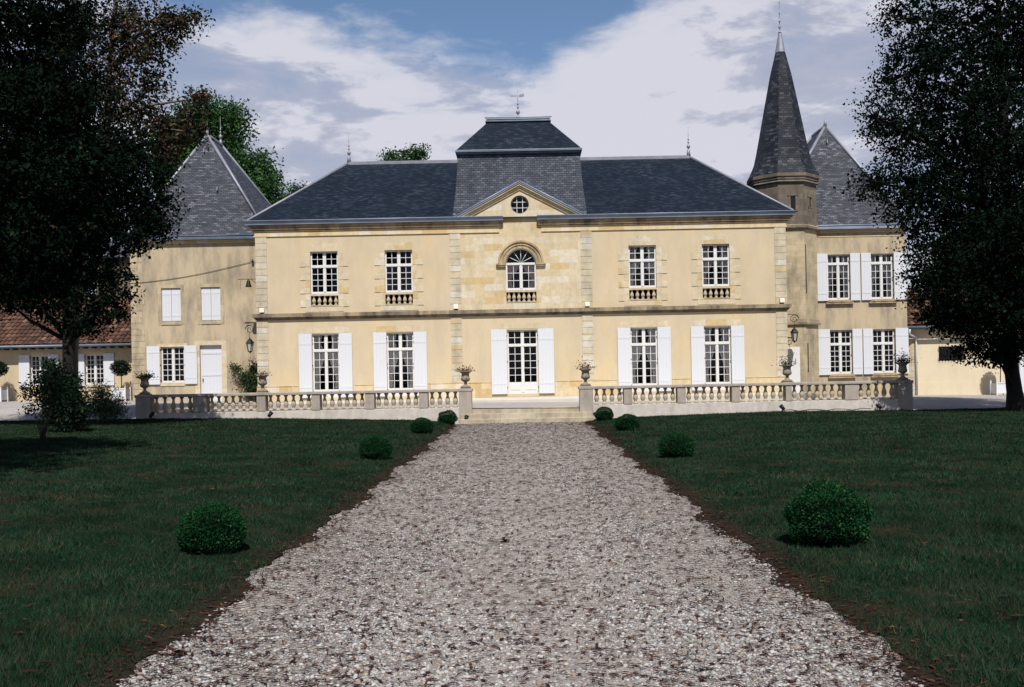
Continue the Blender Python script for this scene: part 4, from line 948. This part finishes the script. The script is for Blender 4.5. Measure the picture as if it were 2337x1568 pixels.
# urns and their plants
UP = [(.17, 0), (.17, .05), (.12, .06), (.10, .075), (.05, .12), (.045, .16), (.06, .175), (.05, .19), (.10, .215), (.145, .25), (.155, .30), (.14, .345), (.125, .42), (.13, .48), (.17, .515), (.215, .535), (.22, .555), (.20, .56), (.15, .54), (.12, .50)]
mbu = MB(); mbu.lathe(UP, 0, 0, 24); urn_me = mbu.mesh('stone_urn', M['urn'])
mbu = MB(); mbu.box(-.18, .18, -.18, .18, -.0, .03); urn_base = mbu.mesh('urn_base', M['urn'])
def urn(x, label, plabel, leafm, tall=.13, n=280):
    p = (x, BY + .15, 1.166)
    u = bpy.data.objects.new('stone_urn', urn_me); COL.objects.link(u); u.location = (p[0], p[1], p[2] + .03); tag(u, label, 'urn', 'stone urns on the balustrade'); WO[u.name] = Vector(u.location)
    inst('urn_base', urn_base, u, p)
    q = np.stack([RNG.normal(0, .15, n), RNG.normal(0, .15, n), np.abs(RNG.normal(0, tall * .6, n))], 1) + np.array([p[0], p[1], p[2] + .57])
    V, F = leaves(q, .05, .7); 
    pl = empty('urn_plant', (p[0], p[1], p[2] + .56), plabel, 'plant', 'plants in the urns')
    np_obj('foliage', V, F, M[leafm], pl)
    mb = MB()
    for k in range(14):
        a = random.uniform(0, 2 * PI); d = random.uniform(.05, .22); mb.tube([(p[0] + .04 * math.cos(a), p[1] + .04 * math.sin(a), p[2] + .52), (p[0] + d * math.cos(a), p[1] + d * math.sin(a), p[2] + .57 + random.uniform(.05, tall))], .005, 4)
    mb.build('stem', M['stem'], pl)
urn(-132 * sB, 'stone urn on the post just left of the steps', 'low pinkish flowers in the urn just left of the steps', 'flower')
urn(143 * sB, 'stone urn on the post just right of the steps', 'pink flowering plant in the urn just right of the steps', 'flower', .2)
urn(-597 * sB, 'stone urn halfway along the left balustrade beside the climbing plant', 'sparse spiky plant in the urn beside the climbing plant', 'flower_green', .14, 120)
urn(605 * sB, 'stone urn halfway along the right balustrade below the lantern', 'green trailing plant in the urn below the right lantern', 'flower_green', .24)
urn(-867 * sB, 'shaded urn on the far left end post of the balustrade', 'drooping ivy like plant in the far left urn', 'flower_green', .14, 500)
urn(870 * sB, 'shaded urn on the far right end post of the balustrade', 'bushy green plant in the far right urn', 'flower_green', .26, 500)

# ------------------------------------------------------------------ lamps, bell, wire, floodlights
def lantern(x, s, zt, label):
    y = FY + .75; wx = s * 11.57
    e_ = empty('wall_lantern', (wx, y, zt), label, 'lantern', 'wrought iron wall lanterns')
    pts = []
    r = abs(x - wx) * .62
    for k in range(15):
        t = PI * (1 - k / 14); pts.append((wx + s * (r * .85 - r * .85 * math.cos(PI - t) * -1) * 0 + s * r * (1 - math.cos(PI * k / 14)) * .8, y, zt - .12 + r * .75 * math.sin(PI * k / 14)))
    cx0 = x; cz = zt - .14
    sp_ = [(cx0 + s * .20 * (1 - k / 30) * math.cos(-k * .42), y, cz + .20 * (1 - k / 30) * math.sin(-k * .42) * -1 - .02) for k in range(26)]
    mb = MB(); mb.tube([(wx, y, zt - .05), (wx + s * .12, y, zt + .02), (wx + s * .30, y, zt + .05), (x + s * .12, y, zt + .02), (x + s * .20, y, zt - .1)] + sp_, .013, 5)
    mb.tube([(x, y, cz - .12), (x, y, zt - .52)], .01, 5); mb.box(wx - .02, wx + .02, y - .05, y + .05, zt - .2, zt + .05)
    mb.build('bracket', M['iron'], e_)
    z = zt - .52
    mb = MB(); mb.lathe([(.01, .0), (.03, -.02), (.03, -.05), (.10, -.10), (.115, -.14), (.17, -.20), (.19, -.235), (.18, -.25), (.02, -.25)], x, y, 6, z, 0, False)
    for k in range(6):
        a = 2 * PI * k / 6; mb.tube([(x + .16 * math.cos(a), y + .16 * math.sin(a), z - .25), (x + .095 * math.cos(a), y + .095 * math.sin(a), z - .62)], .011, 4)
    mb.lathe([(.02, -.70), (.03, -.66), (.10, -.63), (.11, -.61), (.02, -.60)], x, y, 6, z, 0, False); mb.build('lamp_frame', M['iron'], e_)
    mb = MB(); mb.lathe([(.145, -.255), (.085, -.605)], x, y, 6, z, 0, False); mb.build('lamp_glass', M['lampglass'], e_)
lantern(-12.08, -1, 3.98, 'black scrolled lantern at the left corner of the house')
lantern(12.07, 1, 3.98, 'black scrolled lantern at the right corner beside the tower')
be = empty('wall_bell', (-11.57, FY + .7, 6.0), 'small dark bell on a rusty bracket at the left corner of the house', 'bell')
y = FY + .7
mb = MB(); mb.box(-12.55, -11.57, y - .015, y + .015, 6.03, 6.06); mb.tube([(-11.58, y, 5.72), (-11.95, y, 6.03)], .016, 5); mb.build('bracket', M['rust'], be)
mb = MB(); mb.lathe([(.02, 0), (.05, -.03), (.08, -.10), (.095, -.2), (.135, -.30), (.14, -.33), (.02, -.33)], -12.08, y, 14, 6.03); mb.build('bell', M['bronze'], be)
mb = MB(); mb.tube([(-12.42, y, 6.02), (-12.45, y, 5.6)], .006, 4); mb.build('pull_cord', M['cable'], be)
a, b = at(268, 650, 45.38), at(572, 598, 45.37)
mb = MB(); mb.tube([a.lerp(b, k / 12) - Vector((0, 0, .16 * math.sin(PI * k / 12))) for k in range(13)] + [Vector((-11.57, 45.36, b.z + .03))], .010, 5)
mb.lathe([(.05, 0), (.06, .06), (.03, .08), (.03, .14)], b.x + .1, 45.3, 8, b.z - .02)
tag(mb.build('overhead_wire', M['cable'], org=b), 'thin black wire slung across the left wing wall to an insulator', 'wire')
for x, lab in ((-11.30, 'white floodlight on the string course at the left corner'), (-2.86, 'white floodlight on the string course left of the arched window'), (2.86, 'white floodlight on the string course right of the arched window'), (11.33, 'white floodlight on the string course at the right corner')):
    e_ = empty('floodlight', (x, FY - .1, 4.44), lab, 'floodlight', 'floodlights on the string course')
    mb = MB(); mb.box(x - .10, x + .10, FY - .16, FY - .04, 4.50, 4.69); mb.build('lamp_head', M['flood'], e_, bevel=.01)
    mb = MB(); mb.box(x - .07, x + .07, FY - .14, FY - .06, 4.441, 4.499); mb.build('mount', M['iron'], e_)
def spot(x, z, tilt, label, cable=0):
    y = BY - .28
    e_ = empty('garden_spotlight', (x, y, z), label, 'spotlight', 'garden spotlights along the balustrade foot')
    mb = MB(); d = Vector((tilt, .5, .8)).normalized(); c = Vector((x, y, z + .14))
    mb.tube([c - d * .09, c + d * .09], [.05, .075], 10); mb.build('lamp_head', M['iron'], e_)
    mb = MB(); mb.tube([(x, y, z - .05), (x, y, z + .1)], .012, 5); mb.box(x - .05, x + .05, y - .03, y + .03, z, z + .02)
    if cable: mb.tube([(x + k * cable / 10, y + .12, z + .035 + .03 * math.sin(k * 2.2)) for k in range(11)], .012, 5)
    mb.build('stand', M['iron'], e_)
spot(-8.45, .30, .5, 'black garden spotlight at the foot of the left balustrade by its middle urn')
spot(-1.92, .04, .2, 'black garden spotlight beside the round box bush left of the steps')
spot(2.40, .06, -.3, 'black garden spotlight beside the round box bush right of the steps')
spot(8.62, .2, -.6, 'black garden spotlight with trailing cable at the foot of the right balustrade', 3.0)
spot(11.85, .17, -.6, 'small black garden spotlight near the right end post of the balustrade')
spot(-12.4, .36, .6, 'small dark garden spotlight near the left end post of the balustrade')

# ------------------------------------------------------------------ plants in boxes, clipped box, shrubs
def clipped(name, r, n, size, leafm, flat=.85, seed_noise=.06, lift=.86):
    d = unit(n); d = d[d[:, 2] > -.80]
    rr = 1 + seed_noise * (np.sin(d[:, 0] * 5 + 1) * np.sin(d[:, 1] * 6) + np.sin(d[:, 2] * 7 + d[:, 0] * 4))
    P = d * (r * rr * RNG.uniform(.86, 1.03, len(d)))[:, None]; P[:, 2] *= flat; P[:, 2] += r * flat * lift
    return leaves(P, size, .62, d)
variants = []
for k in range(3):
    V, F = clipped('bush', .33, 15000, .021, 'leaf_box', .90, (.025, .04, .07)[k])
    me = np_mesh('foliage', V, F, M['leaf_box'])
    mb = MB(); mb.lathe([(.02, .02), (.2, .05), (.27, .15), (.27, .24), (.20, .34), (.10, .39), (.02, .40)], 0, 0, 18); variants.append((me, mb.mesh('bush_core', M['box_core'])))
def bush(u, v, w, h, lab, k, Y=None):
    for Y in ([Y] if Y else np.linspace(4, 34, 1200)):
        p = at(u, v, Y)
        if p.z <= float(lawn_z(p.x, p.y)) + .01: break
    z = float(lawn_z(p.x, p.y)); s = w * p.y / FPX / .66
    o = empty('box_bush', (p.x * (1 + .14 / p.y), p.y + .14, z - .03), lab, 'bush', 'clipped box balls along the path')
    for nm, me in (('foliage', variants[k][0]), ('dark_core', variants[k][1])):  # near-black filler core; the dark inside the leaves is put into its colour
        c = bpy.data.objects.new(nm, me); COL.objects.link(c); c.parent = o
    o.scale = (s, s, h * p.y / FPX / .575); o.rotation_euler = (0, 0, k * 1.3 + u)
bush(485, 1262, 152, 122, 'nearest clipped box ball on the left lawn, speckled with yellow leaves', 0)
bush(857, 1048, 75, 62, 'second clipped box ball from the camera on the left lawn', 1)
bush(963, 989, 53, 40, 'third clipped box ball from the camera on the left lawn', 0)
bush(1021, 961, 44, 33, 'small yellowish clipped box ball against the left balustrade end', 2, 32.2)
bush(1890, 1243, 190, 150, 'largest and nearest clipped box ball, shaggy topped, on the right lawn', 2)
bush(1543, 1044, 81, 64, 'second clipped box ball from the camera on the right lawn', 0)
bush(1432, 982, 56, 41, 'third clipped box ball from the camera on the right lawn', 1)
bush(1379, 954, 41, 35, 'small round clipped box ball against the right balustrade end', 0, 32.2)

def planter(x, y, z, label, tlabel, trunk, r):
    e_ = empty('planter_box', (x, y, z), label, 'planter', 'white square planter boxes')
    h = .60; w = .33; mb = MB(); mb.box(x - w + .03, x + w - .03, y - w + .03, y + w - .03, z + .08, z + h - .04); mb.build('panel', M['planter'], e_)
    for sx in (-1, 1):
        for sy in (-1, 1):
            mb = MB(); mb.box(*sorted((x + sx * w, x + sx * (w - .06))), *sorted((y + sy * w, y + sy * (w - .06))), z, z + h + .03); mb.lathe([(.02, 0), (.035, .03), (.01, .06)], x + sx * (w - .03), y + sy * (w - .03), 8, z + h + .03); mb.build('leg', M['planter'], e_)
    mb = MB()
    for zz in (z + .09, z + h - .06): mb.box(x - w + .061, x + w - .061, y - w + .01, y - w + .029, zz, zz + .06)
    mb.build('rail', M['planter'], e_)
    mb = MB(); mb.box(x - w + .06, x + w - .06, y - w + .06, y + w - .06, z + h - .039, z + h - .02); mb.build('soil', M['soil'], e_)
    t = empty('topiary_tree', (x, y, z + h - .02), tlabel, 'topiary tree', 'ball topped trees in white planters')
    mb = MB(); mb.tube([(x, y, z + h - .05), (x + .02, y, z + h + trunk * .5), (x, y, z + h + trunk)], .022, 6); mb.build('trunk', M['stem'], t)
    d = unit(2600); P = d * (r * RNG.uniform(.45, 1.08, len(d)))[:, None]; P[:, 2] *= .78; P += np.array([x, y, z + h + trunk + r * .5])
    V, F = leaves(P, .085, .42, d); np_obj('crown', V, F, M['leaf_shrub'], t)
cz = lambda x, y: float(court_z(np.array(x), np.array(y)))
planter(-18.85, 46.7, cz(-18.85, 46.7), 'white square planter holding the ball topped tree beside the left wing', 'ball topped tree in the planter beside the left wing', .72, .46)
planter(-24.65, 46.7, cz(-24.65, 46.7), 'white square planter at the far left edge of the photo', 'ball topped tree at the far left edge of the photo', .72, .46)
planter(21.85, 45.6, cz(21.85, 45.6), 'white square planter behind the right tree trunk', 'thin stemmed tree in the planter behind the right tree', 1.0, .4)

def shrub(name, base, label, blobs, leafm, size, asp, stems, spread, h, stem_r=.012, group=None):
    e_ = empty(name, base, label, 'shrub', group)
    P = []; tips = []
    for (dx, dy, dz, r, n) in blobs:
        c = np.array(base) + (dx, dy, dz)
        for q in range(max(1, n // 14)):
            d = unit(1)[0]; cc = c + d * r * RNG.uniform(.2, 1.0); tips.append(cc); P.append(cc + RNG.normal(0, size * 1.1, (14, 3)))
    V, F = leaves(np.concatenate(P), size, asp); np_obj('foliage', V, F, M[leafm], e_)
    mb = MB(); B = Vector(base)
    for k in range(stems):
        t = Vector(random.choice(tips)); mid = B.lerp(t, .5) + Vector((random.uniform(-.1, .1), random.uniform(-.1, .1), .15))
        mb.tube([B + Vector((random.uniform(-spread, spread), random.uniform(-spread, spread), -.02)), mid, t], [stem_r, stem_r * .7, stem_r * .3], 5)
    mb.build('stem', M['stem'], e_)
lz = lambda x, y: float(lawn_z(np.array(x), np.array(y)))
p = at(98, 1008, 23.2); shrub('leggy_shrub', (p.x, p.y, lz(p.x, p.y)), 'leggy shrub with bare fanned stems and sparse leathery leaves on the left lawn', [(-.25, 0, 1.15, .22, 300), (.05, .1, 1.0, .3, 260), (-.3, 0, .75, .16, 100), (.25, 0, 1.25, .25, 300), (.1, 0, 1.5, .2, 160)], 'leaf_shrub', .085, .4, 15, .05, 1.4, .009)
p = at(146, 985, 26.5); shrub('dense_shrub', (p.x, p.y, lz(p.x, p.y)), 'tall dense dark rhododendron like shrub in front of the left tree trunk', [(0, 0, .75, .62, 4200), (.15, 0, .45, .5, 2400), (-.2, 0, 1.2, .45, 2200), (-.25, 0, 1.6, .3, 800), (.1, .1, 1.25, .35, 1000), (.32, 0, .8, .3, 900)], 'leaf_shrub', .10, .36, 18, .15, 1.6)
p = at(240, 966, 31.0); shrub('oleander_shrub', (p.x, p.y, lz(p.x, p.y)), 'rounded shrub with narrow pale green leaves at the left edge of the court', [(0, 0, .55, .5, 1900), (-.15, 0, .95, .25, 500), (.3, 0, .4, .3, 700), (-.3, 0, .4, .3, 600)], 'leaf_ole', .12, .2, 20, .12, 1.1)
p = at(575, 890, 44.6); shrub('climbing_plant', (p.x, p.y, .62), 'climbing plant against the left wing wall beside the house corner', [(0, .2, .75, .38, 1500), (-.28, .25, 1.05, .36, 1400), (.1, .2, .35, .32, 900), (-.75, .4, 1.45, .22, 300), (-1.05, .5, 1.6, .12, 90), (.05, .2, 1.45, .24, 480), (.25, .2, .9, .22, 260), (0, .2, 1.75, .1, 50)], 'leaf_climb', .085, .6, 16, .1, 1.6, .016)
p = at(118, 905, 46.9); shrub('wall_shrub', (p.x, 46.9, .72), 'green shrub against the outbuilding wall beside a window', [(0, 0, .8, .4, 600), (.2, 0, 1.3, .38, 600), (0, 0, 1.75, .25, 260)], 'leaf_climb', .11, .5, 12, .1, 1.8)

# ------------------------------------------------------------------ trees
def tree(name, base, label, blobs, leafm, lsize, trunk_pts, trunk_r, barkm, per, sig=.30, asp=.6, group=None, limbs=True, flat=.6, droop=.15, cat='tree', fill=.55, core=0):
    """blobs: (Vector centre, rx, ry, rz, weight); leaves gathered in sprays spread through each blob"""
    e_ = empty(name, base, label, cat, group)
    P = []; tips = []
    for c, rx, ry, rz, wgt in blobs:
        nc = max(3, int(per * wgt * (rx * ry * rz) ** .667))
        d = unit(nc); rad = RNG.uniform(fill, 1.05, nc) * (1 + .18 * np.sin(d[:, 0] * 4 + c.x) * np.sin(d[:, 2] * 5 + c.z))
        cc = np.array(c) + d * rad[:, None] * np.array([rx, ry, rz]); tips.append((c, cc))
        k = 42; off = np.clip(RNG.normal(0, 1, (nc, k, 3)), -1.7, 1.7) * sig * RNG.uniform(.6, 1.35, (nc, 1, 1)); off[..., 2] *= flat
        P.append((cc[:, None] + off).reshape(-1, 3))
    P = np.concatenate(P); V, F = leaves(P, lsize, asp, droop=droop)
    if core:                                                     # the shaded inside of each limb's foliage
        Q = []
        for c, rx, ry, rz, wgt in blobs:
            n = int(core * rx * ry * rz); Q.append(np.array(c) + unit(n) * (RNG.random((n, 1)) ** .5 * .72) * np.array([rx, ry, rz]))
        Q = np.concatenate(Q); V2, F2 = leaves(Q, lsize * 2.4, .8); V = np.concatenate([V, V2]); F = np.concatenate([F, F2 + len(P) * 4])
    np_obj('crown', V, F, M[leafm], e_)
    mb = MB(); mb.tube(trunk_pts, trunk_r, 12); T = [Vector(q) for q in trunk_pts]
    if limbs:
        for c, cc in tips:
            q = min(T[1:], key=lambda t: (t - c).length + max(0, t.z - c.z + .8) * 2)
            mid = q.lerp(c, .5) + Vector((random.uniform(-.3, .3), random.uniform(-.3, .3), random.uniform(.0, .5)))
            mb.tube([q, mid, c], [.07, .045, .025], 6)
            for t in cc[::max(1, len(cc) // 14)]:
                t = Vector(t); mb.tube([c, c.lerp(t, .5) + Vector((random.uniform(-.15, .15), random.uniform(-.15, .15), random.uniform(-.05, .2))), t], [.03, .018, .007], 4)
    mb.build('trunk', M[barkm], e_)
    return e_
def blob(u, v, ru, rv, Y, w=1.0, dy=None):
    c = at(u, v, Y); k = Y / FPX; return (c, ru * k, (dy if dy else (ru + rv) / 2 * k), rv * k, w)
# right tree
TYR = 31.9; b0 = at(2318, 936, TYR); b0.z = lz(b0.x, b0.y)
tp = [b0 - Vector((0, 0, .1)), b0 + Vector((0, 0, .15)), b0 + Vector((-.04, 0, .6)), at(2306, 830, TYR), at(2300, 700, TYR), at(2296, 500, TYR), at(2290, 300, TYR), at(2280, 80, TYR), at(2275, -60, TYR)]
RB = [blob(2000, 270, 46, 55, 31.0), blob(2080, 300, 85, 75, 31.5), blob(2075, 165, 85, 85, 31.8), blob(2090, 45, 80, 75, 32), blob(2190, 190, 125, 130, 32), blob(2300, 300, 120, 140, 30.5), blob(2260, 50, 140, 110, 32),
      blob(1995, 420, 48, 48, 31.2), blob(2060, 440, 70, 70, 31.6), blob(2160, 440, 110, 110, 31.5), blob(2088, 535, 42, 45, 31.5), blob(2125, 620, 65, 66, 31.6), blob(2225, 600, 125, 120, 31), blob(2330, 550, 120, 160, 30),
      blob(2165, 715, 75, 48, 31.6), blob(2255, 745, 80, 55, 31.2), blob(2320, 790, 60, 45, 31), blob(2230, 800, 45, 28, 31.4, 1.4), blob(2420, 400, 140, 200, 31), blob(2420, 680, 120, 120, 31), blob(2430, 120, 140, 130, 32),
      blob(2200, 330, 110, 120, 34), blob(2250, 520, 130, 130, 34.5), blob(2330, 150, 120, 120, 34), blob(2240, -60, 150, 60, 32), blob(2380, -70, 140, 70, 32), blob(2270, 820, 30, 20, 31.0, 1.5), blob(2130, 690, 58, 42, 31.2), blob(2185, 745, 58, 34, 31.2), blob(2240, 690, 90, 60, 30.6), blob(2330, 700, 80, 70, 30.4), blob(2360, 770, 60, 40, 30.6)]
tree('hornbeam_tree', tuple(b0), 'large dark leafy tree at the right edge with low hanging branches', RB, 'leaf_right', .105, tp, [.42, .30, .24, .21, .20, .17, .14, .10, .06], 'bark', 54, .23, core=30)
# left trees
TYL = 28.5; b1 = at(158, 985, TYL); b1.z = lz(b1.x, b1.y)
tp = [b1 - Vector((0, 0, .1)), b1 + Vector((0, 0, .2)), at(158, 880, TYL), at(157, 780, TYL), at(156, 650, TYL), at(160, 500, TYL), at(165, 330, TYL), at(165, 150, TYL), at(170, -40, TYL)]
LB = [blob(40, 60, 130, 110, 28.5), blob(140, 60, 90, 90, 28.6, .7), blob(110, 240, 140, 120, 28), blob(40, 400, 140, 130, 28), blob(210, 400, 130, 110, 27.8), blob(330, 450, 75, 80, 28.5, 1.2), blob(290, 350, 70, 60, 28.5), blob(100, 550, 150, 105, 28), blob(245, 540, 100, 65, 28),
      blob(350, 520, 38, 35, 28.6, 1.4), blob(60, 645, 110, 55, 28.2), blob(240, 630, 55, 40, 28.2, 1.3), blob(110, 705, 65, 35, 28.2, .8), blob(225, 695, 75, 45, 28, .8), blob(190, 745, 60, 28, 28.2, .7), blob(290, 670, 22, 16, 28.2, 1.3),
      blob(-100, 200, 130, 170, 28.5), blob(-110, 500, 130, 170, 28.5), blob(120, 420, 150, 140, 30.5, 1.2), blob(100, 230, 140, 140, 30.5), blob(60, -60, 150, 60, 28.5), blob(20, 690, 60, 26, 28.2, .7)]
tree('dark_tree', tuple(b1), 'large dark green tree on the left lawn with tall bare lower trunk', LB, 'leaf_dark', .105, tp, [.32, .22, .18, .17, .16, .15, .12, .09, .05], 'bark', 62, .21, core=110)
TY2 = 32.5; b2 = at(164, 960, TY2); b2.z = lz(b2.x, b2.y) + .1
tp = [b2 - Vector((0, 0, .1)), at(166, 800, TY2), at(185, 600, TY2), at(215, 420, TY2), at(245, 280, TY2), at(250, 160, TY2), at(262, 20, TY2), at(262, -80, TY2)]
AB = [blob(250, 60, 100, 75, 32.5), blob(340, 50, 75, 48, 32.3), blob(412, 55, 42, 26, 32.3, 1.2), blob(445, 40, 18, 14, 32.3, 1.6), blob(325, 140, 58, 60, 32.3), blob(355, 195, 35, 25, 32.3), blob(280, 220, 90, 70, 32.5), blob(360, 270, 42, 38, 32.3), blob(330, 330, 80, 50, 32.5), blob(435, 268, 40, 22, 32.0),
      blob(452, 225, 20, 28, 31.8, 1.5), blob(420, 300, 55, 30, 32, 1.1), blob(190, 170, 80, 85, 32.8), blob(380, 355, 40, 35, 32.2), blob(200, 330, 90, 70, 33), blob(385, 95, 30, 25, 32.3)]
tree('autumn_tree', tuple(b2), 'tree with reddish autumn leaves and pale branches behind the dark left tree', AB, 'leaf_red', .115, tp, [.20, .17, .16, .15, .12, .09, .06, .03], 'bark_pale', 50, .21, flat=.8)
# trees behind the buildings
def back_tree(x, y, h, r, label, seed, leafm='leaf_back', per=40, zc=.62, name='background_tree', lsz=.2):
    random.seed(seed); bl = []
    for k in range(13):
        a = random.uniform(0, 2 * PI); q = random.uniform(.1, .72) * r; z = h * random.uniform(zc - .22, .9); rr = r * random.uniform(.32, .5)
        if z > h * .82: q *= .5
        bl.append((Vector((x + q * math.cos(a), y + q * math.sin(a), z)), rr, rr, rr * .8, 1.0))
    bl.append((Vector((x, y, h * .68)), r * .7, r * .7, h * .22, 1.0)); bl.append((Vector((x, y, h - r * .3)), r * .4, r * .4, r * .3, 1))
    tree(name, (x, y, .2), label, bl, leafm, lsz, [(x, y, .1), (x, y, h * .3), (x + .1, y, h * .6), (x, y, h * .85)], [.5, .42, .28, .1], 'bark', per, .5, group='trees behind the buildings', flat=.7)
def back_pix(blobs, base, label, name='background_tree', per=46, lsz=.19, sig=.42):
    c = Vector(base); bl = [blob(*b) for b in blobs]; zt = max(b[0].z for b in bl)
    tree(name, base, label, bl, 'leaf_back', lsz, [c, c + Vector((0, 0, zt * .4)), c + Vector((0, 0, zt * .75)), c + Vector((0, 0, zt))], [.5, .4, .25, .08], 'bark', per, sig, group='trees behind the buildings', flat=.7)
x = at(480, 500, 62).x
back_pix([(430, 330, 70, 60, 62), (470, 270, 65, 40, 62), (520, 265, 32, 28, 62, 1.3), (520, 310, 36, 45, 62), (500, 380, 70, 60, 62), (590, 385, 32, 34, 62, 1.3), (575, 440, 58, 50, 62), (520, 470, 80, 60, 62), (420, 420, 60, 70, 62), (610, 440, 26, 40, 61, 1.2), (400, 370, 60, 60, 63)], (x, 62, .2), 'bright green broad tree rising behind the left wing roof')
back_pix([(898, 358, 24, 14, 66, 1.6), (945, 355, 24, 17, 66, 1.6), (920, 420, 60, 50, 66), (965, 352, 10, 12, 66, 1.6)], (at(920, 420, 66).x, 66, .2), 'treetop just showing above the main roof ridge', lsz=.15, sig=.28)
back_pix([(682, 436, 17, 14, 68, 1.6), (665, 465, 28, 24, 68, 1.2), (700, 470, 40, 30, 68)], (at(680, 460, 68).x, 68, .2), 'small pale treetop between the left wing roof and the main roof', lsz=.15, sig=.28)
back_tree(-29, 60, 15, 5.5, 'dark broad tree behind the left outbuilding', 3, 'leaf_dark')
back_tree(-38, 58, 16, 6, 'dark broad tree beyond the left end of the outbuilding', 4, 'leaf_dark')
back_tree(29, 60, 10, 5, 'green tree behind the right outbuilding', 5)
back_tree(40, 62, 12, 6, 'green tree beyond the far end of the right outbuilding', 6)
# unseen tree out of the frame, added to shade the left lawn
random.seed(21)
def added_shade(x, y, label, h=19, r=5.0, z0=8.5):  # unseen tree, added for the shadow it throws
    bl = []
    for k in range(12):
        a = 2 * PI * k / 12 + random.uniform(-.2, .2); q = r * (.35 if k % 3 == 0 else .62); rr = r * random.uniform(.38, .46)
        bl.append((Vector((x + q * math.cos(a), y + q * math.sin(a), random.uniform(z0 + 1.5, h - 1.5))), rr, rr, rr * .9, 1.0))
    bl.append((Vector((x, y, (z0 + h) / 2)), r * .6, r * .6, (h - z0) * .45, 1))
    tree('added_shade_tree', (x, y, lz(x, y)), label, bl, 'leaf_dark', .38, [(x, y, lz(x, y) - .1), (x, y, 4), (x + .1, y, 9), (x, y, h - 2)], [.4, .3, .22, .08], 'bark', 22, .6, group='unseen trees added for their shade', fill=.3)
for x, y, lab in ((-12.8, 9, 'unseen tree added at the left to shade the lawn'),):
    added_shade(x, y, lab)
